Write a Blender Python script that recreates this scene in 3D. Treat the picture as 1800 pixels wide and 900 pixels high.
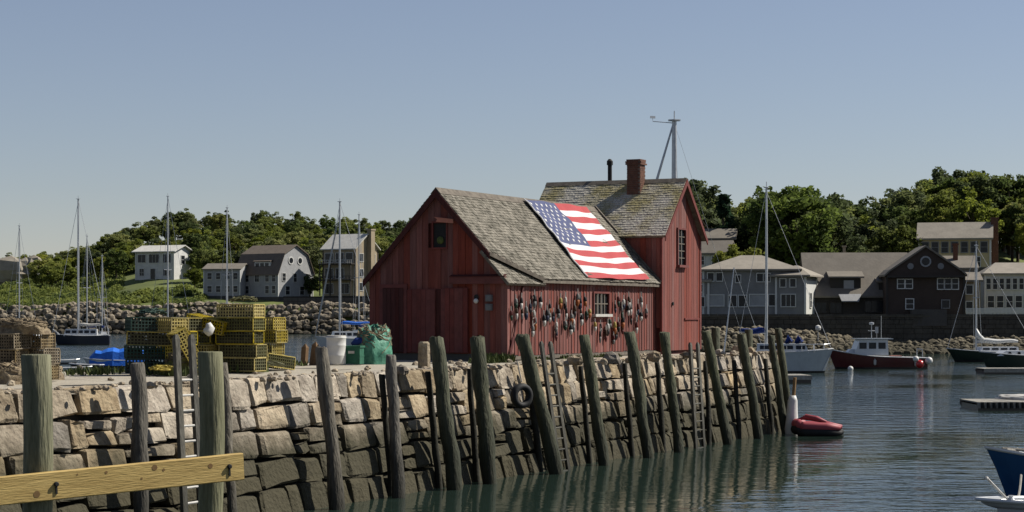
import bpy, math, random
from mathutils import Vector, Matrix, noise
import numpy as np
PI = math.pi; R = math.radians
rnd = random.Random(7)
S = bpy.context.scene
for o in list(bpy.data.objects): bpy.data.objects.remove(o)
C = S.collection

# ------------------------------------------------------------------ camera, sky, sun, exposure
F = 3500.0; HY = 555.0; EYE = 4.6            # focal length in photo pixels, horizon row, eye height above the water
cam = bpy.data.cameras.new('camera'); camo = bpy.data.objects.new('camera', cam); C.objects.link(camo)
camo.location = (0, 0, EYE); camo.rotation_euler = (R(90), 0, 0)
cam.sensor_width = 36; cam.lens = 36 * F / 1800; cam.shift_y = (HY - 450) / 1800
cam.clip_start = 0.5; cam.clip_end = 9000
S.camera = camo
SUN_EL = 45; SUN_AZ = math.degrees(math.atan2(.968, .25))
w = bpy.data.worlds.new('World'); S.world = w; w.use_nodes = True
nt = w.node_tree; bg = nt.nodes['Background']
sky = nt.nodes.new('ShaderNodeTexSky'); sky.sky_type = 'NISHITA'; sky.sun_disc = False
sky.sun_elevation = R(SUN_EL); sky.sun_rotation = R(SUN_AZ)
sky.air_density = 1.0; sky.dust_density = .12; sky.ozone_density = 2.6
hs = nt.nodes.new('ShaderNodeHueSaturation'); hs.inputs['Saturation'].default_value = .80
nt.links.new(sky.outputs[0], hs.inputs['Color']); tn = nt.nodes.new('ShaderNodeMix'); tn.data_type = 'RGBA'; tn.blend_type = 'MULTIPLY'; tn.inputs[0].default_value = 1; tn.inputs[7].default_value = (.975, .94, 1.015, 1)
nt.links.new(hs.outputs[0], tn.inputs[6]); nt.links.new(tn.outputs[2], bg.inputs[0]); bg.inputs[1].default_value = .056
sl = bpy.data.lights.new('sun', 'SUN'); sl.energy = 5.0; sl.angle = R(.5); sl.color = (1, .95, .86)
so = bpy.data.objects.new('sun', sl); C.objects.link(so)
sv = Vector((.968 * math.cos(R(SUN_EL)), .25 * math.cos(R(SUN_EL)), math.sin(R(SUN_EL))))
so.rotation_euler = sv.to_track_quat('Z', 'Y').to_euler(); so.location = (60, 0, 60)
S.view_settings.view_transform = 'Standard'; S.view_settings.look = 'None'
S.view_settings.exposure = .5; S.view_settings.gamma = 1
S.render.resolution_x = 1024; S.render.resolution_y = 512

# ------------------------------------------------------------------ materials
def mat(name, c1, c2=None, scale=4, rough=.8, bump=0, bscale=None, stretch=(1, 1, 1), vary=0, spec=.3, metal=0, stain=None, detail=6, coords='Object', lo=.35, hi=.65):
    m = bpy.data.materials.new(name); m.use_nodes = True; n = m.node_tree; L = n.links
    b = n.nodes['Principled BSDF']; b.inputs['Roughness'].default_value = rough; b.inputs['Metallic'].default_value = metal
    b.inputs['Specular IOR Level'].default_value = spec
    c2 = c2 or tuple(x * .75 for x in c1)
    if 'leaf' not in name: c1 = tuple(x * .72 for x in c1); c2 = tuple(x * .72 for x in c2)     # the exposure is set for the shade
    tc = n.nodes.new('ShaderNodeTexCoord'); mp = n.nodes.new('ShaderNodeMapping'); mp.inputs['Scale'].default_value = stretch
    L.new(tc.outputs[coords], mp.inputs[0])
    tx = n.nodes.new('ShaderNodeTexNoise'); tx.inputs['Scale'].default_value = scale; tx.inputs['Detail'].default_value = detail
    tx.inputs['Roughness'].default_value = .65
    oi = n.nodes.new('ShaderNodeObjectInfo')
    ad = n.nodes.new('ShaderNodeVectorMath'); ad.operation = 'ADD'
    ml = n.nodes.new('ShaderNodeMath'); ml.operation = 'MULTIPLY'; ml.inputs[1].default_value = 37
    L.new(oi.outputs['Random'], ml.inputs[0]); L.new(mp.outputs[0], ad.inputs[0]); L.new(ml.outputs[0], ad.inputs[1])
    L.new(ad.outputs[0], tx.inputs['Vector'])
    rp = n.nodes.new('ShaderNodeValToRGB'); rp.color_ramp.elements[0].position = lo; rp.color_ramp.elements[1].position = hi
    rp.color_ramp.elements[0].color = (*c2, 1); rp.color_ramp.elements[1].color = (*c1, 1)
    L.new(tx.outputs[0], rp.inputs[0]); out = rp.outputs[0]
    if vary:
        h = n.nodes.new('ShaderNodeHueSaturation'); mr = n.nodes.new('ShaderNodeMapRange')
        mr.inputs['To Min'].default_value = 1 - vary; mr.inputs['To Max'].default_value = 1 + vary
        L.new(oi.outputs['Random'], mr.inputs[0]); L.new(mr.outputs[0], h.inputs['Value'])
        m2 = n.nodes.new('ShaderNodeMath'); m2.operation = 'MULTIPLY'; m2.inputs[1].default_value = 7.31
        fr = n.nodes.new('ShaderNodeMath'); fr.operation = 'FRACT'; L.new(oi.outputs['Random'], m2.inputs[0]); L.new(m2.outputs[0], fr.inputs[0])
        m3 = n.nodes.new('ShaderNodeMapRange'); m3.inputs['To Min'].default_value = 1 - vary; m3.inputs['To Max'].default_value = 1 + vary
        L.new(fr.outputs[0], m3.inputs[0]); L.new(m3.outputs[0], h.inputs['Saturation'])
        L.new(out, h.inputs['Color']); out = h.outputs[0]
    if stain:                                     # weed and tide stain: (colour, z low, z high) in world height
        g = n.nodes.new('ShaderNodeNewGeometry'); sx = n.nodes.new('ShaderNodeSeparateXYZ'); L.new(g.outputs['Position'], sx.inputs[0])
        t2 = n.nodes.new('ShaderNodeTexNoise'); t2.inputs['Scale'].default_value = 1.3; t2.inputs['Detail'].default_value = 5
        L.new(g.outputs['Position'], t2.inputs['Vector'])
        mm = n.nodes.new('ShaderNodeMath'); mm.operation = 'MULTIPLY_ADD'; mm.inputs[1].default_value = -1.6; L.new(t2.outputs[0], mm.inputs[0]); L.new(sx.outputs[2], mm.inputs[2])
        r3 = n.nodes.new('ShaderNodeMapRange'); r3.inputs['From Min'].default_value = stain[1] - .8; r3.inputs['From Max'].default_value = stain[2] - .8
        r3.inputs['To Min'].default_value = .96; r3.inputs['To Max'].default_value = 0; L.new(mm.outputs[0], r3.inputs[0])
        mx = n.nodes.new('ShaderNodeMix'); mx.data_type = 'RGBA'; L.new(r3.outputs[0], mx.inputs[0]); L.new(out, mx.inputs[6]); mx.inputs[7].default_value = (*stain[0], 1)
        out = mx.outputs[2]
    L.new(out, b.inputs['Base Color'])
    if bump:
        bp = n.nodes.new('ShaderNodeBump'); bp.inputs['Strength'].default_value = 1; bp.inputs['Distance'].default_value = bump
        if bscale:
            t3 = n.nodes.new('ShaderNodeTexNoise'); t3.inputs['Scale'].default_value = bscale; t3.inputs['Detail'].default_value = 5; L.new(ad.outputs[0], t3.inputs['Vector'])
            L.new(t3.outputs[0], bp.inputs['Height'])
        else: L.new(tx.outputs[0], bp.inputs['Height'])
        L.new(bp.outputs[0], b.inputs['Normal'])
    return m
M = {}
M['stone'] = mat('granite_block', (.46, .385, .28), (.23, .18, .125), 2.6, .95, .07, 9, vary=.34, stain=((.038, .034, .018), 1.35, 2.3), lo=.34, hi=.62, detail=10)
M['stone_dark'] = mat('wall_core', (.03, .027, .02), (.015, .013, .01), 2, 1)
M['gravel'] = mat('pier_gravel', (.50, .45, .36), (.34, .30, .23), .9, .95, .03, 14, lo=.3, hi=.7)
M['piling'] = mat('piling_wood', (.115, .118, .068), (.032, .036, .020), 3, .85, .05, 6, (3, 3, .6), .14, stain=((.022, .024, .014), .3, 2.4), lo=.3, hi=.7)
M['piling_grey'] = mat('driftwood', (.20, .18, .145), (.075, .066, .053), 5, .9, .04, 8, (3, 3, .5), .15, stain=((.012, .012, .008), -.2, 2.0))
M['shadow_dark'] = mat('piling_shadow', (.035, .033, .022), (.018, .018, .013), 4, .9, .03)  # near-black tone for the strips that paint piling shadows on the wall
M['post_near'] = mat('post_wood', (.28, .27, .165), (.11, .11, .06), 3, .85, .03, 7, (4, 4, .5), .06, stain=((.03, .03, .018), -.5, 2.2), lo=.32, hi=.68)
M['plank'] = mat('pine_plank', (.64, .46, .17), (.44, .30, .10), 2, .7, .008, 12, (.6, 5, 5), .05)
M['knot'] = mat('pine_knot', (.26, .15, .055), None, 6, .8)
M['ladder'] = mat('ladder_wood', (.17, .16, .13), (.07, .066, .055), 6, .85, .01, 10, (3, 3, .6), .1, stain=((.02, .02, .015), -.2, 1.6))
M['red'] = mat('red_board', (.245, .078, .060), (.165, .050, .039), 2.5, .85, .012, 9, (4, 4, .35), .19, lo=.36, hi=.62, detail=10)
M['red_trim'] = mat('red_trim', (.20, .052, .043), (.14, .038, .032), 3, .8, .01, 8, vary=.08)
M['red_dark'] = mat('dark_red_door', (.10, .025, .021), (.06, .016, .014), 3, .85, .01, 8, (4, 4, .5), .12)
M['shingle'] = mat('weathered_shingle', (.32, .29, .235), (.085, .078, .058), 3.2, .95, .03, 12, (1, 1, 1), lo=.36, hi=.62, detail=10)
M['moss'] = mat('mossy_shingle', (.55, .51, .43), (.36, .31, .15), .8, .95, .03, 12, lo=.4, hi=.6)
M['fascia'] = mat('weathered_trim', (.22, .19, .15), (.12, .1, .08), 5, .9)
M['brick'] = mat('chimney_brick', (.19, .085, .052), (.10, .048, .032), 6, .9, .01, 14, vary=.1)
M['glass'] = mat('dark_glass', (.02, .025, .03), (.012, .015, .018), 3, .06, spec=.6)
M['glass_sky'] = mat('house_glass', (.03, .034, .04), (.016, .018, .022), 3, .22, spec=.25)
M['white'] = mat('white_paint', (.78, .77, .73), (.68, .67, .63), 3, .45)
M['white_old'] = mat('weathered_white', (.62, .60, .55), (.45, .43, .39), 5, .7)
M['metal'] = mat('mast_aluminium', (.62, .63, .64), (.5, .51, .52), 3, .35, metal=.5)
M['rope'] = mat('rope', (.42, .40, .35), (.25, .23, .2), 20, .9)
M['black'] = mat('black_rubber', (.02, .02, .02), (.012, .012, .012), 8, .7)
M['navy'] = mat('navy_canvas', (.012, .04, .22), (.008, .03, .15), 5, .8, .02)
M['blue_tarp'] = mat('blue_tarp', (.03, .20, .80), (.02, .14, .60), 5, .6, .03)
M['green_tarp'] = mat('green_tarp', (.12, .34, .23), (.035, .17, .11), 2.5, .55, .05, 3, lo=.42, hi=.58)
M['green_box'] = mat('green_crate', (.03, .15, .09), (.02, .10, .06), 5, .7)
M['yellow'] = mat('yellow_wire', (.60, .46, .09), (.34, .27, .06), 9, .7, vary=.2)
M['olive'] = mat('olive_wire', (.15, .14, .05), (.08, .08, .035), 9, .8, vary=.25)
M['teal'] = mat('green_wire', (.045, .09, .07), (.025, .05, .04), 9, .8, vary=.2)
M['net'] = mat('tan_net', (.34, .27, .17), (.15, .11, .07), 8, .95, .05, 14)
M['net_dark'] = mat('dark_twine', (.06, .05, .035), (.03, .025, .02), 8, .95)
M['rock'] = mat('riprap', (.34, .29, .20), (.085, .07, .045), 1.3, .95, .1, 1.2, stain=((.04, .035, .02), .2, 2.6), lo=.35, hi=.65)
M['rock_far'] = mat('breakwater_rock', (.44, .37, .27), (.09, .072, .05), .75, .95, .1, .8, stain=((.035, .03, .02), 0, 4.6), lo=.35, hi=.65)
M['rock_tan'] = mat('bare_ledge', (.46, .41, .33), (.30, .26, .20), .15, .95)
M['seawall'] = mat('dark_seawall', (.125, .115, .09), (.07, .064, .05), .6, .95, .08, 2, vary=.15)
M['grass'] = mat('hill_ground', (.18, .21, .055), (.08, .10, .03), .08, 1)
def leafmat(name, a, b_, vary=.2, scale=.35):
    m = mat(name, a, b_, scale, .75, vary=vary, spec=.15, lo=.4, hi=.6, detail=2)
    n_ = m.node_tree; b = n_.nodes['Principled BSDF']; col = b.inputs['Base Color'].links[0].from_socket
    tr = n_.nodes.new('ShaderNodeBsdfTranslucent'); ms = n_.nodes.new('ShaderNodeMixShader'); ms.inputs[0].default_value = .5
    n_.links.new(col, tr.inputs[0]); n_.links.new(b.outputs[0], ms.inputs[1]); n_.links.new(tr.outputs[0], ms.inputs[2]); n_.links.new(ms.outputs[0], n_.nodes['Material Output'].inputs[0])
    return m
M['leafA'] = leafmat('leaf_green', (.21, .235, .065), (.10, .12, .038))
M['leafB'] = leafmat('leaf_dark_green', (.115, .145, .048), (.055, .075, .028))
M['leafC'] = leafmat('leaf_yellow_green', (.27, .275, .08), (.15, .17, .05))
M['leafD'] = leafmat('leaf_conifer', (.022, .045, .022), (.012, .026, .014), .15)
M['leafS'] = leafmat('shrub_leaf', (.20, .225, .06), (.085, .11, .035), .1, .09)
M['bark'] = mat('bark', (.12, .09, .065), (.06, .045, .035), 3, .95)
M['weed'] = mat('pier_weed', (.11, .14, .035), (.06, .08, .02), 5, .8)
for k, c in dict(h_white=(.72, .71, .68), h_grey=(.30, .295, .29), h_ltgrey=(.44, .44, .44), h_brown=(.082, .058, .045), h_dark=(.062, .054, .047), h_tan=(.42, .34, .23), h_cream=(.68, .56, .33), r_grey=(.25, .22, .18), r_tan=(.37, .33, .27), r_white=(.70, .68, .62), r_brown=(.20, .16, .125), stonewall=(.10, .095, .085)).items():
    M[k] = mat(k.replace('h_', 'house_').replace('r_', 'roof_'), c, tuple(x * .8 for x in c), .8, .85, .02, 3)
for k, c in dict(hull_red=(.10, .018, .018), hull_navy=(.012, .016, .035), hull_green=(.016, .03, .022), hull_blue=(.012, .075, .20), hull_white=(.74, .75, .75), hull_pale=(.52, .56, .58), boot=(.025, .02, .02), dinghy=(.40, .06, .075), buoy_red=(.60, .03, .03)).items():
    M[k] = mat(k + '_paint', c, tuple(x * .88 for x in c), 2, .3, spec=.5)
M['dinghy'].node_tree.nodes['Principled BSDF'].inputs['Roughness'].default_value = .6
M['float_wood'] = mat('float_wood', (.40, .38, .33), (.24, .22, .19), 4, .9, .01, 8, (1, 6, 1), .15)
M['flag_red'] = mat('flag_red', (.50, .065, .07), (.42, .05, .055), 1.5, .8)
M['flag_white'] = mat('flag_white', (.80, .79, .77), (.70, .69, .67), 1.5, .8)
M['flag_blue'] = mat('flag_blue', (.085, .10, .21), (.06, .075, .165), 1.5, .8)

# water
def water_mat():
    m = bpy.data.materials.new('harbour_water'); m.use_nodes = True; n = m.node_tree; L = n.links; b = n.nodes['Principled BSDF']
    b.inputs['Base Color'].default_value = (.016, .028, .022, 1); b.inputs['Roughness'].default_value = .04; b.inputs['IOR'].default_value = 1.33
    g = n.nodes.new('ShaderNodeNewGeometry')
    def nz(scale, dist, stretch, prev, detail=3):
        mp = n.nodes.new('ShaderNodeMapping'); mp.inputs['Scale'].default_value = stretch; mp.inputs['Rotation'].default_value = (0, 0, R(9))
        L.new(g.outputs['Position'], mp.inputs[0])
        t = n.nodes.new('ShaderNodeTexNoise'); t.inputs['Scale'].default_value = scale; t.inputs['Detail'].default_value = detail; L.new(mp.outputs[0], t.inputs['Vector'])
        bp = n.nodes.new('ShaderNodeBump'); bp.inputs['Distance'].default_value = dist; L.new(t.outputs[0], bp.inputs['Height'])
        if prev: L.new(prev.outputs[0], bp.inputs['Normal'])
        return bp, t, mp
    # calm in the lee of the wall, rippled further out: a slow mask
    mk = n.nodes.new('ShaderNodeTexNoise'); mk.inputs['Scale'].default_value = .05; mk.inputs['Detail'].default_value = 3; L.new(g.outputs['Position'], mk.inputs['Vector'])
    d = n.nodes.new('ShaderNodeVectorMath'); d.operation = 'DOT_PRODUCT'; L.new(g.outputs['Position'], d.inputs[0]); d.inputs[1].default_value = (.8994, -.4371, 0)
    # distance out from the quay wall
    r1 = n.nodes.new('ShaderNodeMapRange'); r1.inputs['From Min'].default_value = -25.4 + 8; r1.inputs['From Max'].default_value = -25.4 + 16; L.new(d.outputs['Value'], r1.inputs[0])
    sy = n.nodes.new('ShaderNodeSeparateXYZ'); L.new(g.outputs['Position'], sy.inputs[0])
    r2 = n.nodes.new('ShaderNodeMapRange'); r2.inputs['To Max'].default_value = .9; r2.inputs['From Min'].default_value = 60; r2.inputs['From Max'].default_value = 105; L.new(sy.outputs[1], r2.inputs[0])
    mx = n.nodes.new('ShaderNodeMath'); mx.operation = 'MAXIMUM'; L.new(r1.outputs[0], mx.inputs[0]); L.new(r2.outputs[0], mx.inputs[1])
    mm = n.nodes.new('ShaderNodeMapRange'); mm.inputs['To Min'].default_value = .06; mm.inputs['To Max'].default_value = 1; L.new(mx.outputs[0], mm.inputs[0])
    mk2 = n.nodes.new('ShaderNodeMapRange'); mk2.inputs['From Min'].default_value = .3; mk2.inputs['From Max'].default_value = .7; mk2.inputs['To Min'].default_value = .2; mk2.inputs['To Max'].default_value = 1.7; L.new(mk.outputs[0], mk2.inputs[0])
    st = n.nodes.new('ShaderNodeMath'); st.operation = 'MULTIPLY'; L.new(mm.outputs[0], st.inputs[0]); L.new(mk2.outputs[0], st.inputs[1])
    a, _, _ = nz(.55, .22, (1, 1.5, 1), None, 2)
    b2, _, _ = nz(1.9, .10, (1, 1.4, 1), a, 3)
    for x in (a, b2): L.new(st.outputs[0], x.inputs['Strength'])
    L.new(b2.outputs[0], b.inputs['Normal'])
    return m
M['water'] = water_mat()

# ------------------------------------------------------------------ object helpers
def tag(o, label=None, cat=None, group=None, kind=None):
    if label: o['label'] = label
    if cat: o['category'] = cat
    if group: o['group'] = group
    if kind: o['kind'] = kind
    return o
def empty(name, loc=(0, 0, 0), rz=0, label=None, cat=None, group=None):
    o = bpy.data.objects.new(name, None); C.objects.link(o); o.location = loc; o.rotation_euler = (0, 0, rz); o.empty_display_size = .3
    return tag(o, label, cat, group)
class MB:
    def __init__(s): s.v = []; s.f = []; s.m = []
    def add(s, v, f, mi=0):
        k = len(s.v); s.v += [tuple(p) for p in v]; s.f += [tuple(i + k for i in q) for q in f]; s.m += [mi] * len(f); return s
    def box(s, x0, x1, y0, y1, z0, z1, mi=0, M4=None):
        v = [Vector(p) for p in ((x0, y0, z0), (x1, y0, z0), (x1, y1, z0), (x0, y1, z0), (x0, y0, z1), (x1, y0, z1), (x1, y1, z1), (x0, y1, z1))]
        if M4: v = [M4 @ p for p in v]
        return s.add(v, [(0, 3, 2, 1), (4, 5, 6, 7), (0, 1, 5, 4), (1, 2, 6, 5), (2, 3, 7, 6), (3, 0, 4, 7)], mi)
    def prism(s, poly, off, mi=0):            # polygon (3D points) extruded by a vector
        n = len(poly); off = Vector(off); v = [Vector(p) for p in poly] + [Vector(p) + off for p in poly]
        f = [tuple(range(n))[::-1], tuple(range(n, 2 * n))] + [(i, (i + 1) % n, (i + 1) % n + n, i + n) for i in range(n)]
        return s.add(v, f, mi)
    def tube(s, pts, radii, n=8, caps=True, mi=0):
        pts = [Vector(p) for p in pts]
        if not hasattr(radii, '__len__'): radii = [radii] * len(pts)
        k0 = len(s.v); V = []; Fc = []
        for i, p in enumerate(pts):
            d = (pts[min(i + 1, len(pts) - 1)] - pts[max(i - 1, 0)]).normalized()
            a = d.orthogonal() if abs(d.z) < .99 else Vector((1, 0, 0)); a = (Vector((1, 0, 0)) - d * d.x) if abs(d.x) < .9 else (Vector((0, 1, 0)) - d * d.y)
            a.normalize(); b = d.cross(a)
            for j in range(n):
                t = 2 * PI * j / n; V.append(p + (a * math.cos(t) + b * math.sin(t)) * radii[i])
        for i in range(len(pts) - 1):
            for j in range(n): Fc.append((i * n + j, i * n + (j + 1) % n, (i + 1) * n + (j + 1) % n, (i + 1) * n + j))
        if caps: Fc.append(tuple(range(n))[::-1]); Fc.append(tuple(range((len(pts) - 1) * n, len(pts) * n)))
        return s.add(V, Fc, mi)
    def lathe(s, prof, c=(0, 0, 0), n=12, axis='z', mi=0):
        V = []; Fc = []
        for (r, h) in prof:
            for j in range(n):
                t = 2 * PI * j / n; p = (r * math.cos(t), r * math.sin(t), h)
                if axis == 'x': p = (p[2], p[0], p[1])
                if axis == 'y': p = (p[0], p[2], p[1])
                V.append((p[0] + c[0], p[1] + c[1], p[2] + c[2]))
        for i in range(len(prof) - 1):
            for j in range(n): Fc.append((i * n + j, i * n + (j + 1) % n, (i + 1) * n + (j + 1) % n, (i + 1) * n + j))
        Fc.append(tuple(range(n))[::-1]); Fc.append(tuple(range((len(prof) - 1) * n, len(prof) * n)))
        return s.add(V, Fc, mi)
    def mesh(s, name, mats, smooth=False):
        me = bpy.data.meshes.new(name); me.from_pydata(s.v, [], s.f)
        for m in (mats if isinstance(mats, (list, tuple)) else [mats]): me.materials.append(m)
        if any(s.m): me.polygons.foreach_set('material_index', s.m)
        if smooth: me.polygons.foreach_set('use_smooth', [True] * len(s.f))
        me.validate(); me.update(); return me
    def build(s, name, mats, parent=None, smooth=False, fix=True):
        me = s.mesh(name, mats, smooth)
        if fix:
            import bmesh
            b = bmesh.new(); b.from_mesh(me); bmesh.ops.recalc_face_normals(b, faces=b.faces); b.to_mesh(me); b.free()
        return link(name, me, parent)
def link(name, me, parent=None, loc=(0, 0, 0), rz=0):
    o = bpy.data.objects.new(name, me); C.objects.link(o); o.location = loc; o.rotation_euler = (0, 0, rz)
    if parent: o.parent = parent
    return o
KIDS = {}
def copy_tree(o, parent=None):
    c = o.copy(); C.objects.link(c)
    if parent: c.parent = parent
    for ch in list(o.children): copy_tree(ch, c)
    return c
def X(px, d): return (px - 900) / F * d
def Z(py, d): return EYE - (py - HY) / F * d
def Dw(py): return EYE * F / (py - HY)          # distance of a point on the water at that row
def lerp(a, b, t): return a + (b - a) * t
def table(tb, x):
    if x <= tb[0][0]: return tb[0][1]
    for (a, b), (c, d) in zip(tb, tb[1:]):
        if x <= c: return lerp(b, d, (x - a) / (c - a))
    return tb[-1][1]
def nz(x, y=0, z=0): return noise.noise(Vector((x, y, z)))

# ------------------------------------------------------------------ the quay frame: local x = outward from the wall, local y = along the wall
TH = -math.atan2(.4371, .8994); ZT = 3.12
O = Vector((-1.713, 54.5)); U = Vector((.4371, .8994)); N = Vector((.8994, -.4371))
def P(t, w, z=0): return Vector((O.x + U.x * t + N.x * w, O.y + U.y * t + N.y * w, z))
def T(px, w):
    r = (px - 900) / F; return (r * (O.y + N.y * w) - O.x - N.x * w) / (U.x - r * U.y)
def PP(px, w, py):                                # world point on the line w seen at column px, row py
    t = T(px, w); p = P(t, w); p.z = Z(py, p.y); return p
T0, T1 = -26.0, 29.7

# ------------------------------------------------------------------ water, seabed-level ground, hills
b = MB()
b.add([(-4000, -200, 0), (4000, -200, 0), (4000, 6000, 0), (-4000, 6000, 0)], [(0, 1, 2, 3)])
tag(b.build('water', M['water'], fix=False), kind='structure')
b = MB(); b.add([(-4000, -200, -3), (4000, -200, -3), (4000, 6000, -3), (-4000, 6000, -3)], [(0, 1, 2, 3)])
tag(b.build('seabed', M['stone_dark'], fix=False), kind='structure')

SKYL = [(-200, 475), (0, 452), (60, 445), (150, 432), (200, 407), (250, 386), (330, 373), (420, 370), (560, 375), (700, 388), (760, 385), (1000, 380)]
SKYR = [(1000, 400), (1190, 340), (1230, 332), (1270, 352), (1300, 378), (1330, 350), (1370, 332), (1430, 332), (1480, 352), (1560, 348), (1620, 325), (1660, 306), (1740, 308), (1800, 322), (2000, 330)]
def zl(px, d):
    s = min(1, max(0, (d - 505) / 185)); top = EYE + (HY - table(SKYL, px)) * 690 / F - 9
    return 6.5 + (top - 6.5) * s + 1.0 * nz(px * .012, d * .02)
def zr(px, d):
    s = min(1, max(0, (d - 264) / 80)); top = EYE + (HY - table(SKYR, px)) * 345 / F - 12
    return 4.5 + (top - 4.5) * s + .35 * s * nz(px * .012, d * .03)
def hill(name, pxs, ds, fn, m):
    v = []; f = []
    for d in ds:
        for px in pxs: v.append((X(px, d), d, fn(px, d)))
    n = len(pxs)
    for i in range(len(ds) - 1):
        for j in range(n - 1): f.append((i * n + j, i * n + j + 1, (i + 1) * n + j + 1, (i + 1) * n + j))
    k = len(v)
    for px in pxs: v.append((X(px, ds[0]), ds[0], -2.5))
    for j in range(n - 1): f.append((k + j, k + j + 1, j + 1, j))
    mb = MB(); mb.add(v, f); return tag(mb.build(name, m, smooth=True, fix=False), kind='structure')
hill('hill', list(range(-700, 1041, 20)), [505 + i * 12 for i in range(16)] + [760, 900, 1400], zl, M['grass'])
hill('shore_terrace', list(range(880, 2301, 20)), [250, 256, 264] + [264 + i * 8 for i in range(1, 12)] + [420, 600], zr, M['grass'])

# ------------------------------------------------------------------ foliage
def crown_mesh(name, seed, rx, rz, nclump, per, leaf, m, kind='round'):
    g = np.random.default_rng(seed); V = []; 
    cs = []
    for i in range(nclump):
        u = g.normal(size=3); u /= np.linalg.norm(u)
        if kind == 'round':
            rr = g.uniform(.55, 1) ** .6
            lob = 1 + .22 * math.sin(3 * math.atan2(u[1], u[0]) + seed) + .15 * math.sin(5 * u[2] + seed * 2)
            c = np.array([u[0] * rx * rr * lob, u[1] * rx * rr * lob, u[2] * rz * rr * lob]); cr = rx * g.uniform(.2, .34)
        else:
            h = g.uniform(0, 1) ** 1.2; a = g.uniform(0, 2 * PI); rr = rx * (1 - h) * g.uniform(.5, 1.1) + .1
            c = np.array([math.cos(a) * rr, math.sin(a) * rr, (h * 2 - 1) * rz]); cr = rx * .22
        cs.append((c, cr))
    pts = []; 
    for c, cr in cs:
        q = g.normal(size=(per, 3)); q /= np.linalg.norm(q, axis=1)[:, None]; q *= (g.uniform(.5, 1, size=(per, 1))) * cr
        q[:, 2] *= .75; pts.append(q + c)
    pts = np.concatenate(pts); n = len(pts)
    a = g.normal(size=(n, 3)); a[:, 2] *= .6; a /= np.linalg.norm(a, axis=1)[:, None]
    b_ = g.normal(size=(n, 3)); b_ -= (b_ * a).sum(1)[:, None] * a; b_ /= np.linalg.norm(b_, axis=1)[:, None]
    sz = leaf * g.uniform(.6, 1.3, size=(n, 1))
    quad = np.stack([pts - a * sz, pts - b_ * sz * .6, pts + a * sz, pts + b_ * sz * .6], 1).reshape(-1, 3)
    me = bpy.data.meshes.new(name); me.from_pydata(quad.tolist(), [], np.arange(4 * n).reshape(-1, 4).tolist()); me.materials.append(m)
    return me
def trunk_mesh(name, h, r, seed=0):
    g = random.Random(seed); mb = MB()
    mb.tube([(0, 0, -.8), (g.uniform(-.1, .1), 0, h * .4), (g.uniform(-.3, .3), g.uniform(-.2, .2), h)], [r * 1.3, r, r * .45], 7)
    for k in range(5):
        a = g.uniform(0, 2 * PI); z = h * g.uniform(.45, .8); l = h * g.uniform(.3, .5)
        mb.tube([(0, 0, z), (math.cos(a) * l * .6, math.sin(a) * l * .6, z + l * .5), (math.cos(a) * l, math.sin(a) * l, z + l)], [r * .45, r * .3, r * .1], 5, False)
    return mb.mesh(name, M['bark'])
# unit trees: total height 1 scaled later; authored at 10 m tall
TREE = []
for i, (mm, seed) in enumerate([('leafA', 1), ('leafB', 2), ('leafC', 3), ('leafA', 4), ('leafB', 5), ('leafC', 6), ('leafA', 7)]):
    TREE.append((crown_mesh('crown', seed, 3.1, 3.5, 85, 62, .27, M[mm]), trunk_mesh('trunk', 7, .22, seed), 6.2))
CONIF = (crown_mesh('crown', 21, 1.9, 4.4, 90, 26, .30, M['leafD'], 'cone'), trunk_mesh('trunk', 8, .2, 9), 5.4)
BIG = [(crown_mesh('crown', 31 + k, 3.3, 3.6, 130, 60, .24, M[mm]), trunk_mesh('trunk', 7, .25, 30 + k), 6.0) for k, mm in enumerate(('leafB', 'leafB', 'leafB'))]
def tree(kind, x, y, z, h, label, group, wide=1, name='tree'):
    cm, tm, cz = kind; s = h / 10
    r = empty(name, (x, y, z), rnd.uniform(0, 6.28), label, 'tree', group)
    c = link('crown', cm, r, (0, 0, cz * s)); c.scale = (s * wide, s * wide, s)
    t = link('trunk', tm, r); t.scale = (s, s, s)
    return r
HOUSEZONES = [(215, 345, 555, 590), (355, 545, 505, 545), (535, 680, 500, 545)]
def treelab(k_, px, back, zones):
    tone = {'leafA': 'mid green', 'leafB': 'dark green', 'leafC': 'yellow green'}[[q for q in ('leafA', 'leafB', 'leafC') if M[q] == k_[0].materials[0]][0]]
    z_ = [t_ for p_, t_ in zones if px < p_][0]
    return f'{tone} broadleaf tree ' + ('on the skyline ' if back else 'in the lower wood ') + z_
for i in range(150):
    px = -80 + (i * 61.8) % 830 + rnd.uniform(-8, 8); d = rnd.choice([690, 672, 655, 640, 622, 606]) + rnd.uniform(-8, 8)
    if px < 70 and d < 680: continue
    if d > 680: h = (EYE + (HY - table(SKYL, px)) * d / F) - zl(px, d) + rnd.uniform(-.8, 1.1)
    else: h = rnd.uniform(7.5, 10)
    k_ = rnd.choice(TREE); tree(k_, X(px, d), d, zl(px, d) - .3, max(6, h), treelab(k_, px, d > 665, ((70, 'by the bare ledge'), (215, 'left of the lone white house'), (345, 'above the lone white house'), (545, 'above the gambrel house'), (900, 'above the tall brown house'))), 'trees of the wood on the left hill', rnd.uniform(1.0, 1.35))
SEEN = {}
def sidelab(px, d, h):
    nm, c_ = min([('the lone white house', 272), ('the low grey wing', 390), ('the gambrel house', 470), ('the tall brown house', 600)], key=lambda q: abs(q[1] - px))
    side = 'to the left of' if px < c_ - 45 else ('to the right of' if px > c_ + 45 else 'behind')
    t_ = ('tall' if h >= 12 else 'middling' if h >= 9.5 else 'low') + f' broadleaf tree {side} {nm}'; k_ = SEEN.get(t_, 0); SEEN[t_] = k_ + 1
    return t_ + ['', ', farther up the slope', ', highest of its clump'][k_]
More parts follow.
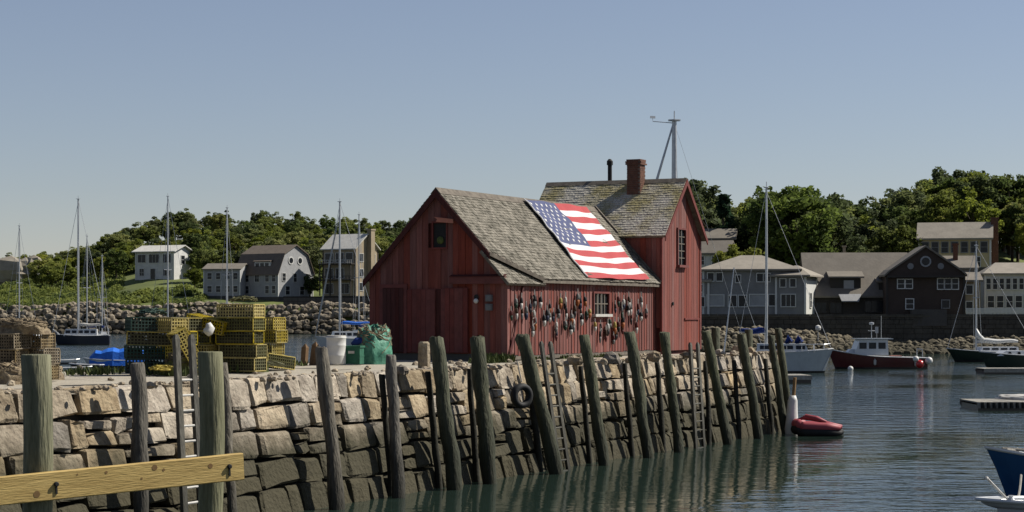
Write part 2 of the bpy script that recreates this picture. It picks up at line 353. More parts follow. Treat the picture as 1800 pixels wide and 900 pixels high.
for px, d, h in [(362, 560, 11), (350, 575, 9), (205, 590, 9), (545, 560, 12), (530, 575, 11), (342, 548, 6), (545, 530, 6.5), (455, 560, 9), (390, 560, 9), (420, 565, 9), (480, 575, 12), (510, 565, 10), (300, 600, 9), (250, 600, 9), (180, 600, 8), (590, 570, 12), (620, 575, 12), (660, 575, 13), (640, 560, 9), (700, 580, 13)]:
    tree(rnd.choice(TREE), X(px, d), d, zl(px, d) - .3, h, sidelab(px, d, h), 'trees beside the left shore houses', 1.1)
# right wood
for i in range(120):
    px = 1150 + (i * 61.8) % 740 + rnd.uniform(-8, 8); d = rnd.choice([345, 336, 325, 312, 300]) + rnd.uniform(-4, 4)
    if d < 318 and (px < 1300 or 1590 < px < 1790): continue
    if d > 330: h = (EYE + (HY - table(SKYR, px)) * d / F) - zr(px, d) + rnd.uniform(-.9, .7)
    else: h = rnd.uniform(8, 11.5)
    k_ = rnd.choice(TREE + TREE[:2]); tree(k_, X(px, d), d, zr(px, d) - .3, max(6, h), treelab(k_, px, d > 330, ((1300, 'just right of the red shack'), (1440, 'behind the hipped house'), (1600, 'behind the broad grey roof'), (1760, 'behind the cream house'), (2000, 'beyond the cream house chimney'))), 'trees of the wood on the right shore', rnd.uniform(.95, 1.25))
for k, (px, d, top, wd, lab) in enumerate([(1400, 292, 326, 1.12, 'tallest round dark tree standing behind the grey hip roofed house'), (1340, 300, 352, .9, 'round tree at the left edge of the clump behind the sailboat mast'), (1455, 296, 352, 1.0, 'dark spreading tree rising over the left end of the long grey roof')]):
    z0 = zr(px, d) - .3; tree(BIG[k], X(px, d), d, z0, Z(top, d) - z0, lab, None, wd)
px, d = 1273, 300; z0 = zr(px, d); tree(CONIF, X(px, d), d, z0, Z(337, d) - z0, 'dark narrow conifer standing alone against the sky right of the shack', None, 1.0, 'conifer_tree')
for px, d, top, lab in [(1665, 352, 300, 'treetop poking highest above the wood over the cream house'), (1215, 310, 320, 'tree rising just behind the right gable of the red shack'), (1300, 275, 425, 'low bushy tree between the small white house and the mast')]:
    z0 = zr(px, d) - .3; tree(TREE[1 if d > 300 else 2], X(px, d), d, z0, Z(top, d) - z0, lab, None, 1.0)
def shrubs(name, spots, leaf, per, m, seed):
    g = np.random.default_rng(seed); Q = []
    for (x, y, z, r) in spots:
        k = int(per * (.6 + r * .25)); q = g.normal(size=(k, 3)); q /= np.linalg.norm(q, axis=1)[:, None]; q *= g.uniform(.55, 1, size=(k, 1)) * r
        q[:, 2] = np.abs(q[:, 2]) * .8; p = q + np.array([x, y, z])
        a = g.normal(size=(k, 3)); a /= np.linalg.norm(a, axis=1)[:, None]; b_ = g.normal(size=(k, 3)); b_ -= (b_ * a).sum(1)[:, None] * a; b_ /= np.linalg.norm(b_, axis=1)[:, None]
        s = leaf * g.uniform(.6, 1.3, size=(k, 1)); Q.append(np.stack([p - a * s, p - b_ * s * .6, p + a * s, p + b_ * s * .6], 1).reshape(-1, 3))
    Q = np.concatenate(Q); me = bpy.data.meshes.new(name); me.from_pydata(Q.tolist(), [], np.arange(len(Q)).reshape(-1, 4).tolist()); me.materials.append(m)
    return link(name, me)
sp = []
for i in range(1400):
    px = rnd.uniform(-60, 745); d = 507 + 165 * rnd.random() ** 1.3
    if any(a < px < b_ and c - 12 < d < e for a, b_, c, e in HOUSEZONES): continue
    sp.append((X(px, d), d, zl(px, d) - .3, rnd.uniform(1.0, 2.6)))
tag(shrubs('shrubs', sp, .42, 130, M['leafS'], 5), 'low yellow green shrubs covering the left hillside above the breakwater', 'shrubs', kind='stuff')
sp = [(X(px, d), d, zr(px, d) - .2, rnd.uniform(.8, 1.6)) for px, d in [(rnd.uniform(1180, 1850), rnd.uniform(272, 300)) for _ in range(170)]]
tag(shrubs('undergrowth', sp, .24, 200, M['leafB'], 6), 'dark undergrowth at the foot of the wood behind the right shore houses', 'undergrowth', kind='stuff')

# ------------------------------------------------------------------ rocks
def boulder(mb, x, y, z, r, g):
    n = 5; ph = (0, .5, 1.05, 1.6); V = []; Fc = []
    sx, sy, sz = g.uniform(.8, 1.4), g.uniform(.7, 1.1), g.uniform(.6, .95)
    a0 = g.uniform(0, 6.3)
    V.append((x, y, z + r * sz))
    for i, (cz, cr) in enumerate(((.62, .72), (-.1, 1.0), (-.8, .7))):
        for j in range(6):
            a = a0 + j * PI / 3 + g.uniform(-.25, .25); q = r * cr * g.uniform(.8, 1.15)
            V.append((x + math.cos(a) * q * sx, y + math.sin(a) * q * sy, z + cz * r * sz * g.uniform(.75, 1.15)))
    for j in range(6): Fc.append((0, 1 + j, 1 + (j + 1) % 6))
    for i in range(2):
        for j in range(6): Fc.append((1 + i * 6 + j, 7 + i * 6 + j, 7 + i * 6 + (j + 1) % 6, 1 + i * 6 + (j + 1) % 6))
    mb.add(V, Fc)
g = random.Random(3); mb = MB()
for px in range(-200, 1041, 7):                    # left breakwater: crest row 535, waterline row 587
    for k in range(6):
        s = (k + g.uniform(-.3, .3)) / 5; py = lerp(586, 538 + 3 * math.sin(px * .03), max(0, min(1, s))); d = lerp(500, 506, s) + g.uniform(-.5, .5)
        boulder(mb, X(px + g.uniform(-4, 4), d), d, Z(py, d), g.uniform(.7, 1.35), g)
tag(mb.build('breakwater_rocks', M['rock_far'], fix=False), 'long breakwater of tumbled tan and dark boulders below the left hill', 'breakwater', kind='stuff')
mb = MB()
for px in range(870, 2100, 7):                     # right shore riprap
    top = table([(1000, 574), (1360, 580), (1430, 588), (1500, 597), (1560, 604), (1640, 603), (1700, 597), (1900, 597)], px)
    for k in range(7):
        s = (k + g.uniform(-.35, .35)) / 6; s = max(0, min(1, s)); d = lerp(240, 249.3, s) + g.uniform(-.4, .4); py = lerp(622, top, s)
        boulder(mb, X(px + g.uniform(-4, 4), d), d, Z(py, d), g.uniform(.35, .72), g)
tag(mb.build('shore_rocks', M['rock'], fix=False), 'band of tan riprap boulders along the waterline of the right shore', 'rocks', kind='stuff')
# bare ledge on the far left hill
mb = MB()
for px, py, r in [(20, 462, 7), (45, 458, 5), (5, 470, 6), (60, 455, 4), (-20, 465, 8), (30, 472, 5)]:
    d = 655; boulder(mb, X(px, d), d, Z(py, d) - r * .3, r * .75, g)
tag(mb.build('bare_ledge', M['rock_tan'], fix=False), 'pale bare rock ledge breaking the trees on the far left hill', 'rock ledge')
# sea wall of fitted stone below the right houses
sw = empty('sea_wall', (X(1000, 250), 250, 0), 0, 'long dark stone sea wall carrying the right shore houses', 'wall')
x0w = X(1000, 250)
mb = MB(); mb.box(0, X(2200, 250) - x0w, 0, .8, -2, 4.45); mb.build('core', M['stone_dark'], sw)
mb = MB(); z = .5
while z < 4.3:
    hh = g.uniform(.5, .7); x = X(1000, 250) - x0w
    while x < X(2100, 250) - x0w:
        ww = g.uniform(.6, 1.5); o_ = g.uniform(.05, .16); mb.box(x + .02, x + ww - .02, -o_, .05, z + .02, z + hh - .02); x += ww
    z += hh
tag(mb.build('wall_stones', M['seawall'], sw, fix=False), kind='stuff')
mb = MB(); mb.box(0, X(2100, 250) - x0w, -.2, .9, 4.45, 4.62); mb.build('coping', M['seawall'], sw)

# ------------------------------------------------------------------ houses
def roofslab(mb, pts, th=.22):
    mb.prism(pts, (0, 0, th))
def window(root, face, W, D, u, z, w_, h_, cols=2, rows=2, frame='white', pane='glass_sky', name='window'):
    # face 'f' front (y=0, normal -y), 'r' right (x=W/2, normal +x); u = position along the face
    def pt(a, out, zz): return (a, -out, zz) if face == 'f' else (W / 2 + out, a, zz)
    def bx(mb, a0, a1, o0, o1, z0, z1):
        p = pt(a0, o0, z0); q = pt(a1, o1, z1)
        mb.box(min(p[0], q[0]), max(p[0], q[0]), min(p[1], q[1]), max(p[1], q[1]), z0, z1)
    fr = MB(); t = .11; a0, a1, z0, z1 = u - w_ / 2, u + w_ / 2, z, z + h_
    bx(fr, a0 - t, a0, 0, .12, z0 - t, z1 + t); bx(fr, a1, a1 + t, 0, .12, z0 - t, z1 + t); bx(fr, a0, a1, 0, .12, z1, z1 + t); bx(fr, a0, a1, 0, .16, z0 - t, z0)
    for c in range(1, cols): bx(fr, a0 + w_ * c / cols - .03, a0 + w_ * c / cols + .03, .055, .09, z0, z1)
    for r_ in range(1, rows): bx(fr, a0, a1, .057, .088, z0 + h_ * r_ / rows - .03, z0 + h_ * r_ / rows + .03)
    f = fr.build(name, M[frame], root)
    p = MB(); bx(p, a0, a1, .01, .05, z0, z1); p.build('pane', M[pane], f)
def house(name, label, px, d, zb, W, D, H, rz, prof, axis, wm, rm, wins, over=.45, chim=(), found=3, trim='white', group=None, roofpart=True):
    """prof: cross-section of the roof (0..1 across, height above eave); axis 'x' ridge along local x, 'y' ridge along local y, 'hip'."""
    r = empty(name, (X(px, d), d, zb), R(rz), label, 'house', group)
    wl = MB(); wl.box(-W / 2, W / 2, 0, D, 0, H)
    if axis in 'xy':
        for e in (0, 1):
            if axis == 'x':
                x = -W / 2 if e == 0 else W / 2; poly = [(x, D * a, H + h) for a, h in prof]; off = (.2 if e == 0 else -.2, 0, 0)
            else:
                y = 0 if e == 0 else D; poly = [(-W / 2 + W * a, y, H + h) for a, h in prof]; off = (0, .2 if e == 0 else -.2, 0)
            if len(poly) >= 3: wl.prism(poly, off)
    wl.build('wall', M[wm], r)
    rf = MB(); th = .25
    if axis == 'hip':
        rise, inset = prof; o_ = over
        v = [(-W / 2 - o_, -o_, H), (W / 2 + o_, -o_, H), (W / 2 + o_, D + o_, H), (-W / 2 - o_, D + o_, H), (-W / 2 + inset, D / 2, H + rise), (W / 2 - inset, D / 2, H + rise)]
        v2 = [(a, b_, c - .2) for a, b_, c in v[:4]]
        rf.add(v + v2, [(0, 1, 5, 4), (1, 2, 5), (2, 3, 4, 5), (3, 0, 4), (0, 6, 7, 1), (1, 7, 8, 2), (2, 8, 9, 3), (3, 9, 6, 0), (6, 9, 8, 7)])
    else:
        for i in range(len(prof) - 1):
            (a, h1), (c, h2) = prof[i], prof[i + 1]; L_ = D if axis == 'x' else W
            p0, p1 = a * L_, c * L_; z0, z1 = H + h1, H + h2
            if i == 0: k = (z1 - z0) / (p1 - p0); p0 -= over; z0 -= over * k
            if i == len(prof) - 2: k = (z1 - z0) / (p1 - p0); p1 += over; z1 += over * k
            if axis == 'x': q = [(-W / 2 - over, p0, z0), (W / 2 + over, p0, z0), (W / 2 + over, p1, z1), (-W / 2 - over, p1, z1)]
            else: q = [(-W / 2 + p0, -over, z0), (-W / 2 + p0, D + over, z0), (-W / 2 + p1, D + over, z1), (-W / 2 + p1, -over, z1)]
            rf.prism([(x, y, z + .01 + .002 * i) for x, y, z in q], (0, 0, th))
    ro = rf.build('roof', M[rm], r)
    for (cx, cy, cw, ct, cm) in chim:
        c = MB(); c.box(cx - cw / 2, cx + cw / 2, cy - cw / 2, cy + cw / 2, H * .3, ct); c.box(cx - cw / 2 - .12, cx + cw / 2 + .12, cy - cw / 2 - .12, cy + cw / 2 + .12, ct, ct + .2)
        c.build('chimney', M[cm], r)
    if found: f = MB(); f.box(-W / 2 - .08, W / 2 + .08, -.08, D + .08, -found, -.002); f.build('foundation', M['stonewall'], r)
    if trim:
        t = MB()
        for x, y in ((-W / 2, 0), (W / 2, 0), (W / 2, D)): t = MB(); t.box(x - .13, x + .13, y - .13, y + .13, 0, H - .25); t.build('corner_board', M[trim], r)
    for wdw in wins: window(r, wdw[0], W, D, *wdw[1:])
    return r
G = lambda h: [(0, 0), (.5, h), (1, 0)]
# left shore
d = 570; k = F / d
house('shore_house', 'white two storey house with pale flat pitched roof alone on the left hill', 272, d, Z(492, d), 13, 9, 8.2, -24, G(1.6), 'x', 'h_white', 'r_white',
      [('f', -4.4, 5.0, 2.6, 2.2, 2, 1), ('f', -.2, 4.9, 3.4, 2.4, 3, 1), ('f', 4.2, 4.9, 2.6, 2.4, 2, 1), ('f', -4.4, 1.2, 1.5, 2, 2, 2), ('f', -.6, .2, 1.6, 3, 1, 1), ('f', 4.0, 1.2, 2.2, 1.8, 2, 1), ('r', 4.5, 4.6, 1.8, 2.4, 1, 2)], over=.9)
d = 525
r = house('gambrel_house', 'grey shingled house with a curved gambrel gable and round windows', 452, d, Z(522, d), 15, 13.5, 6.6, -36, [(0, 0), (.16, 4.6), (.5, 7.0), (.84, 4.6), (1, 0)], 'x', 'h_ltgrey', 'r_brown',
      [('f', x, z_, 1.3, 2.0, 1, 2) for x in (-6, -3.6, 3.6, 6.0) for z_ in (.9, 4.0)] + [('f', 0, 4.0, 1.5, 2, 2, 2)] + [('r', 2.2, 4.2, 1.2, 2.0, 1, 2), ('r', 6.5, 4.0, 1.2, 2.2, 1, 2), ('r', 11.2, 4.0, 1.2, 2.2, 1, 2), ('r', 3.6, .6, 1.6, 2.2, 1, 2), ('r', 9.2, .6, 1.6, 2.2, 1, 2)])
for yy in (4.9, 8.4):
    f = MB(); f.lathe([(1.05, 0), (1.05, .14)], (7.5, yy, 9.6), 16, 'x'); ff = f.build('round_window', M['white'], r); f = MB(); f.lathe([(.75, .142), (.75, .17)], (7.5, yy, 9.6), 16, 'x'); f.build('pane', M['glass_sky'], ff)
f = MB(); f.box(-1.5, 4.2, .6, 4, 7.0, 9.2); dm = f.build('dormer', M['white'], r); f = MB(); f.prism([(-1.8, .2, 9.25), (4.5, .2, 9.25), (4.5, 6, 11.2), (-1.8, 6, 11.2)], (0, 0, .2)); f.build('dormer_roof', M['r_brown'], dm)
for i in range(3): f = MB(); f.box(-1.1 + i * 1.7, .1 + i * 1.7, .52, .6, 7.6, 8.9); f.build('window', M['glass_sky'], dm)
r = house('shore_house', 'low grey shingled wing at the left end of the gambrel house', 390, 524, Z(520, 524), 10, 8, 7.0, -12, G(1.4), 'x', 'h_ltgrey', 'r_grey', [('f', x, z_, 1.2, 1.6, 1, 2) for x in (-3.4, -1, 1.6, 3.8) for z_ in (1, 4.4)])
d = 522
r = house('tall_shore_house', 'tall narrow brown house with a pale roof, balconies and stone chimney', 596, d, Z(520, d), 10.5, 10, 12.5, -32, G(3.6), 'x', 'h_tan', 'r_white',
      [('f', -3.2, 8.8, 2.6, 2.4, 1, 1), ('f', .3, 8.8, 2.6, 2.4, 1, 1), ('f', 3.4, 8.8, 2.2, 2.4, 1, 1), ('f', -3.2, 4.6, 2.6, 2.6, 1, 1), ('f', .3, 4.6, 2.6, 2.6, 1, 1), ('f', -3.2, .6, 2.6, 2.6, 1, 1), ('f', 1.8, .6, 3, 2.6, 2, 1), ('r', 2.6, 9, 1.7, 2, 1, 1), ('r', 2.6, 5, 1.7, 2, 1, 1), ('r', 2.6, 1.4, 1.7, 2, 1, 1), ('r', 8, 8.6, 1.6, 2.4, 1, 2)], over=.6, trim='h_dark')
for zz in (4.0, 8.2):
    bl = MB(); bl.box(-5.3, 5.3, -1.9, -.13, zz, zz + .22); bb = bl.build('balcony', M['h_dark'], r)
    bl = MB(); bl.box(-5.3, 5.3, -1.9, -1.8, zz + 1.1, zz + 1.2); [bl.box(-5.3 + i * .66, -5.22 + i * .66, -1.88, -1.82, zz + .22, zz + 1.1) for i in range(17)]; bl.build('railing', M['h_white' if zz > 5 else 'h_dark'], bb)
bl = MB(); 
for x in (-5, -1.6, 1.8, 5): bl = MB(); bl.box(x - .12, x + .12, -1.85, -1.6, 0, 8.2); bl.build('balcony_post', M['h_dark'], r)
bl = MB(); bl.box(5.27, 6.6, 5.2, 6.9, 0, 17.2); bl.box(5.1, 6.75, 5.0, 7.1, 17.2, 17.6); bl.build('chimney', M['h_tan'], r)
# retaining wall below it
rw = empty('retaining_wall', (X(498, 508), 508, 0), 0, 'dark stone retaining wall under the tall brown house', 'wall')
mb = MB(); mb.box(0, X(760, 508) - X(498, 508), .1, 1.2, 4, Z(521, 508)); mb.build('core', M['stone_dark'], rw); mb = MB(); z = 4.4
while z < Z(524, 508):
    x = 0; hh = g.uniform(.8, 1.1)
    while x < 37: ww = g.uniform(1, 2.2); mb.box(x + .04, x + ww - .04, -g.uniform(.02, .15), .12, z + .03, z + hh - .03); x += ww
    z += hh
tag(mb.build('wall_stones', M['stonewall'], rw, fix=False), kind='stuff')

# right shore
d = 256; zb = 4.5; k = F / d; m_ = lambda px: px / k
r = house('grey_house', 'grey two storey house with hipped tan roof beside the red shack', 1318, d, zb, m_(163), 8.5, 6.1, -9, (1.9, 4.6), 'hip', 'h_grey', 'r_tan',
      [('f', -5.0, 4.6, .75, 1.0, 1, 1), ('f', -3.9, 4.6, .75, 1.0, 1, 1), ('f', -1.5, 4.4, .6, .9, 1, 1), ('f', 1.3, 4.5, .75, 1.0, 1, 1), ('f', 2.2, 4.5, .75, 1.0, 1, 1), ('f', -4.4, 1.4, 2.1, 1.35, 1, 1, 'white', 'h_ltgrey'), ('f', -2.2, 1.3, 1.0, 1.4, 1, 1), ('f', -.9, 1.3, 1.0, 1.4, 1, 1), ('f', 1.0, 1.4, 2.0, 1.4, 1, 1, 'white', 'h_ltgrey'), ('f', 2.9, 1.4, .9, 1.4, 1, 1)], over=.7)
r = house('grey_house_wing', 'lower grey wing with lit side painted white at the right end of the hipped house', 1390, 254.5, zb, m_(52), 6, 5.3, -22, (1.3, 1.7), 'hip', 'h_grey', 'r_tan',
      [('f', -1.0, 3.8, .7, 1.0, 1, 1), ('f', .3, 3.8, .7, 1.0, 1, 1), ('f', -.3, 1.3, 1.8, 1.5, 3, 1), ('r', 2.6, 1.2, .9, 1.8, 1, 2)], over=.8)
MBw = MB(); MBw.box(m_(26) + .001, m_(26) + .03, .2, 5.9, .1, 4.6); MBw.build('lit_side_panel', M['white'], r)  # sunlight on this side painted as white over the grey wall
house('small_white_house', 'small white gabled house half hidden between the shack and hipped roof', 1245, 285, Z(480, 285), 5.2, 5, 2.9, -20, G(1.6), 'x', 'h_white', 'r_grey', [('f', -1, 1.2, .8, 1.2, 1, 2), ('f', 1.0, 1.2, .8, 1.2, 1, 2), ('r', 2.5, 1.2, .8, 1.2, 1, 2)])
house('upper_house', 'house whose plain grey roof shows among trees above the small white house', 1262, 296, Z(432, 296), 4.6, 5, 1.1, -10, G(1.3), 'x', 'h_brown', 'r_grey', [], trim=None)
house('low_shed', 'low grey shed with a pale roof hard against the hipped grey house', 1222, 257, zb, 3.4, 4, 4.6, -9, G(.8), 'x', 'h_grey', 'r_tan', [('f', .6, 1.3, 1.2, 1.2, 1, 1), ('f', .6, 3.2, .7, .9, 1, 1)])
# dark shingled house with the broad roof
d = 258; k = F / d
r = house('broad_roof_house', 'dark shingled house under a broad sloping grey roof with dormer', 1510, d, zb, m_(176), 10.5, 2.9, -3, [(0, 0), (.52, 5.3), (1, .2)], 'x', 'h_dark', 'r_grey',
      [('f', -4.9, .5, 1.4, 1.3, 2, 1, 'h_dark'), ('f', -3, .5, 1.4, 1.3, 2, 1, 'h_dark'), ('f', 2.0, .6, 2.4, 1.4, 3, 1, 'h_dark')], over=.5, trim='h_dark', chim=[(-1.2, 6.2, .35, 9.2, 'h_tan')])
f = MB(); f.box(-3.6, .3, .55, 4, 2.9, 5.0); dm = f.build('dormer', M['h_dark'], r)
f = MB(); f.prism([(-3.9, .1, 5.0), (.7, .1, 5.0), (.7, 4.6, 6.2), (-3.9, 4.6, 6.2)], (0, 0, .2)); f.build('dormer_roof', M['r_grey'], dm)
f = MB(); f.box(-1.9, -.6, .48, .55, 3.6, 4.7); f.build('window', M['h_ltgrey'], dm)
f = MB(); f.prism([(-2.4, -1.6, 1.9), (-.2, -1.6, 1.9), (.2, -.55, 2.8), (-2.7, -.55, 2.8)], (0, 0, .12)); f.build('awning', M['h_ltgrey'], r)
f = MB(); f.box(2.6, 5.4, .3, 4, 2.9, 4.4); dm = f.build('dormer', M['h_dark'], r); f = MB(); f.prism([(2.3, 0, 4.4), (5.9, 0, 4.4), (5.9, 4, 5.3), (2.3, 4, 5.3)], (0, 0, .2)); f.build('dormer_roof', M['r_grey'], dm)
f = MB(); f.box(3.2, 4.6, .22, .3, 3.2, 4.1); f.build('window', M['glass_sky'], dm)
d = 253; k = F / d
r = house('dark_gable_house', 'dark brown gabled house with white windows standing on the sea wall', 1627, d, zb, m_(134), 9, 5.4, -4, [(0, 0), (.04, .35), (.5, 3.4), (.96, .35), (1, 0)], 'y', 'h_brown', 'r_grey',
      [('f', -3.1, 3.6, .8, 1.1, 1, 2), ('f', -2.1, 3.6, .8, 1.1, 1, 2), ('f', 1.9, 3.5, .75, 1.3, 1, 2), ('f', 2.8, 3.5, .75, 1.3, 1, 2), ('f', 3.7, 3.5, .75, 1.3, 1, 2), ('f', -2.0, 1.0, .9, 1.2, 1, 2), ('f', 2.5, 1.1, .9, .95, 1, 1, 'h_grey')], over=.35, trim='h_dark')
f = MB(); f.lathe([(.7, 0), (.7, .12)], (0, -.12, 7.0), 16, 'y'); a = f.build('arched_window', M['h_ltgrey'], r); f = MB(); f.lathe([(.5, -.03), (.5, 0)], (0, -.13, 7.0), 16, 'y'); f.build('pane', M['glass_sky'], a)
for x in (-1.9, 1.9): f = MB(); f.lathe([(.4, 0), (.4, .1)], (x, -.1, 6.4), 14, 'y'); f.build('arched_window', M['h_grey'], r)
f = MB(); f.box(-m_(67), m_(67), -.9, -.02, 4.95, 5.2); f.build('cornice', M['h_dark'], r)
f = MB(); f.box(-2, 2.2, -3.2, -.1, -1.2, .9); f.build('stone_terrace', M['stonewall'], r)
d = 292; k = F / d
r = house('cream_house', 'cream two storey house with tall brick chimney above the dark gabled house', 1678, d, Z(470, d), 10.2, 6.5, 4.3, -14, G(2.2), 'x', 'h_cream', 'r_tan',
      [('f', x, 2.2, .9, 1.5, 1, 2, 'h_grey') for x in (-4.2, -2.8, -1.4, 0, 1.4, 2.8, 4.2)] + [('f', x, .1, .9, 1.4, 1, 2) for x in (-3.6, 3.2)] + [('r', 1.5, 2.4, .8, 1.3, 1, 2), ('r', 1.5, .3, .8, 1.2, 1, 2)], over=.4)
f = MB(); f.box(5.15, 6.2, 2.6, 3.7, 0, 7.2); f.box(5.05, 6.3, 2.5, 3.8, 7.2, 7.4); f.build('chimney', M['brick'], r)
house('rear_grey_house', 'grey roofed wing with small brick chimney between broad roof and cream house', 1662, 272, Z(480, 272), 8, 6, .7, -5, G(1.5), 'x', 'h_grey', 'r_grey', [], chim=[(1.6, 2.0, .6, 3.9, 'brick'), (-3.4, 3, .45, 2.9, 'brick')])
d = 262; k = F / d
r = house('white_house', 'white house with rows of tall windows at the right edge of the harbour', 1788, d, zb + .5, m_(110), 8, 5.2, -6, (1.5, 1.8), 'hip', 'h_white', 'r_tan',
      [('f', -3.7 + i * .85, 3.1, .55, 1.4, 1, 2) for i in range(9)] + [('f', -3.4 + i * 1.2, .7, .8, 1.5, 1, 2) for i in range(6)], over=.4)
r = house('tan_porch_house', 'narrow tan porch house between dark gabled house and white house', 1708, 256, zb, m_(26), 5, 4.6, -4, G(.9), 'x', 'h_tan', 'r_grey', [('f', -.3, 2.9, .8, 1.1, 1, 1), ('f', -.3, .6, .8, 1.3, 1, 1)], trim='h_tan')
# white picket terrace in front of the white house
fr = empty('terrace_fence', (X(1697, 252.5), 252.5, 4.62), 0, 'white terrace fence on the sea wall below the white house', 'fence')
Lf = X(1880, 252.5) - X(1697, 252.5)
mb = MB(); mb.box(0, Lf, -.03, .03, .85, .95); mb.box(0, Lf, -.03, .03, .1, .18); mb.build('rail', M['white'], fr)
mb = MB(); x = .05
while x < Lf: mb.box(x, x + .13, -.055, -.032, .02, .84); x += .17
mb.build('picket_panel', M['white'], fr)
# lower deck under terrace
for (px, py, lab) in [(1541, 580, 'small white sign board on a stick above the shore rocks'), (1438, 578, 'round white fender ball on a stake among the shore rocks')]:
    d = 246; r = empty('shore_sign' if px > 1500 else 'marker_ball', (X(px, d), d, 1.5), 0, lab, 'sign' if px > 1500 else 'marker')
    mb = MB(); mb.tube([(0, 0, -.5), (0, 0, Z(py, d) - 1.5)], .05, 6); mb.build('stake', M['metal'], r)
    mb = MB()
    if px > 1500: mb.box(-.2, .2, -.07, -.052, Z(py, d) - 1.9, Z(py, d) - 1.1)
    else: mb.lathe([(.05, -.4), (.3, -.25), (.38, 0), (.3, .25), (.05, .38)], (0, 0, Z(py, d) - 1.4), 12)
    mb.build('board' if px > 1500 else 'ball', M['white'], r)

# ------------------------------------------------------------------ pier
pier = empty('stone_pier', P(T0, 0, 0), TH, 'long granite block pier carrying the red shack and gravel path', 'pier')
LP = T1 - T0
mb = MB(); bt = .42
mb.prism([(-.55, 0, ZT - .06), (-9.6, 0, ZT - .06), (-9.9, 0, -2.5), (.05, 0, -2.5)], (0, LP - .3, 0)); mb.build('core', M['stone_dark'], pier)
mb = MB(); nx_, ny_ = 14, 90; V = []; Fc = []
for j in range(ny_ + 1):
    for i in range(nx_ + 1):
        x = lerp(-9.7, -.45, i / nx_); y = lerp(0, LP - .2, j / ny_); V.append((x, y, ZT - .045 + .05 * nz(x * .7, y * .5, 1) - (.08 if i in (0, nx_) else 0)))
for j in range(ny_):
    for i in range(nx_): a = j * (nx_ + 1) + i; Fc.append((a, a + 1, a + nx_ + 2, a + nx_ + 1))
mb.add(V, Fc); tag(mb.build('gravel_path', M['gravel'], pier, smooth=True, fix=False))
g = random.Random(11); count = 0
def xw(z): return -.42 + (ZT - z) / ZT * .85
def blockmesh(y0, y1, z0, z1, front, back, top=False):
    """an irregular dressed block: 4 x 3 front grid, pulled in at the edges"""
    gy, gz = (5, 4); V = []; Fc = []; UU = (0, .07, .5, .93, 1); VV = (0, .12, .88, 1)
    j = .055; cor = {(a, b_): (g.uniform(-j, j), g.uniform(-j, j)) for a in (0, 1) for b_ in (0, 1)}
    ph = g.uniform(0, 99)
    for b_ in range(gz):
        for a in range(gy):
            u, v = UU[a], VV[b_]
            dy = lerp(lerp(cor[0, 0][0], cor[1, 0][0], u), lerp(cor[0, 1][0], cor[1, 1][0], u), v); dz = lerp(lerp(cor[0, 0][1], cor[1, 0][1], u), lerp(cor[0, 1][1], cor[1, 1][1], u), v)
            e = (a in (0, gy - 1)) + (b_ in (0, gz - 1)); c = 1 - (.05 if e == 2 else 0)
            yy = lerp(y0, y1, .5 + (u - .5) * c) + dy + .03 * nz(ph, a * .9, b_ * .9); zz = lerp(z0, z1, .5 + (v - .5) * c) + dz + .03 * nz(ph + 5, a * .9, b_ * .9)
            zz = min(zz, z1 + (.02 if top else .03))
            off = front(zz) + (.0, -.04, -.08)[e] + .09 * nz(ph + 9, a * .8, b_ * .8) + g.uniform(-.03, .03)
            V.append((off, yy, zz))
    nF = gy * gz
    for b_ in range(gz - 1):
        for a in range(gy - 1): i = b_ * gy + a; Fc.append((i, i + 1, i + gy + 1, i + gy))
    ring = [a for a in range(gy)] + [gy - 1 + gy * b_ for b_ in range(1, gz)] + [gy * (gz - 1) + a for a in range(gy - 2, -1, -1)] + [gy * b_ for b_ in range(gz - 2, 0, -1)]
    for i in ring: x, y, z = V[i]; V.append((back, y, z))
    m = len(ring)
    for i in range(m): Fc.append((ring[i], nF + i, nF + (i + 1) % m, ring[(i + 1) % m]))
    return V, Fc
courses = [(3.13, 2.50), (2.50, 1.88), (1.88, 1.24), (1.24, .58), (.58, -.35)]
for ci, (zh, zlow) in enumerate(courses):
    y = -.2 + g.uniform(-.4, 0); 
    while y < LP:
        near = 1 - y / LP; ww = g.uniform(.45, 1.0) + near * g.uniform(.1, 1.15)
        if g.random() < .2: ww *= .5
        if y + ww > LP - .5: ww = LP - y
        wob = lambda yy: .10 * nz(yy * .35, ci * 3.1) if ci else 0
        wob2 = lambda yy: .10 * nz(yy * .35, (ci + 1) * 3.1)
        ym = y + ww / 2; gp = g.uniform(.016, .045)
        if ci > 0 and ci < 4 and g.random() < .2 and ww > .6:          # two thin stones on top of each other
            zm = lerp(zlow, zh, g.uniform(.4, .6)); parts = [(zm + gp, zh + wob(ym) - gp), (zlow + wob2(ym) + gp, zm - gp)]
        else: parts = [(zlow + wob2(ym) + gp, zh + wob(ym) - (gp if ci else 0))]
        for (z0_, z1_) in parts:
            pr = g.uniform(-.05, .05)
            V, Fc = blockmesh(y + gp, y + ww - gp, z0_, z1_, lambda z, pr=pr: xw(z) + pr, -1.1 + .25 * ci * 0, ci == 0)
            mb = MB(); mb.add(V, Fc); mb.build('stone', M['stone'], pier, smooth=False); count += 1
        y += ww
print('stones', count)
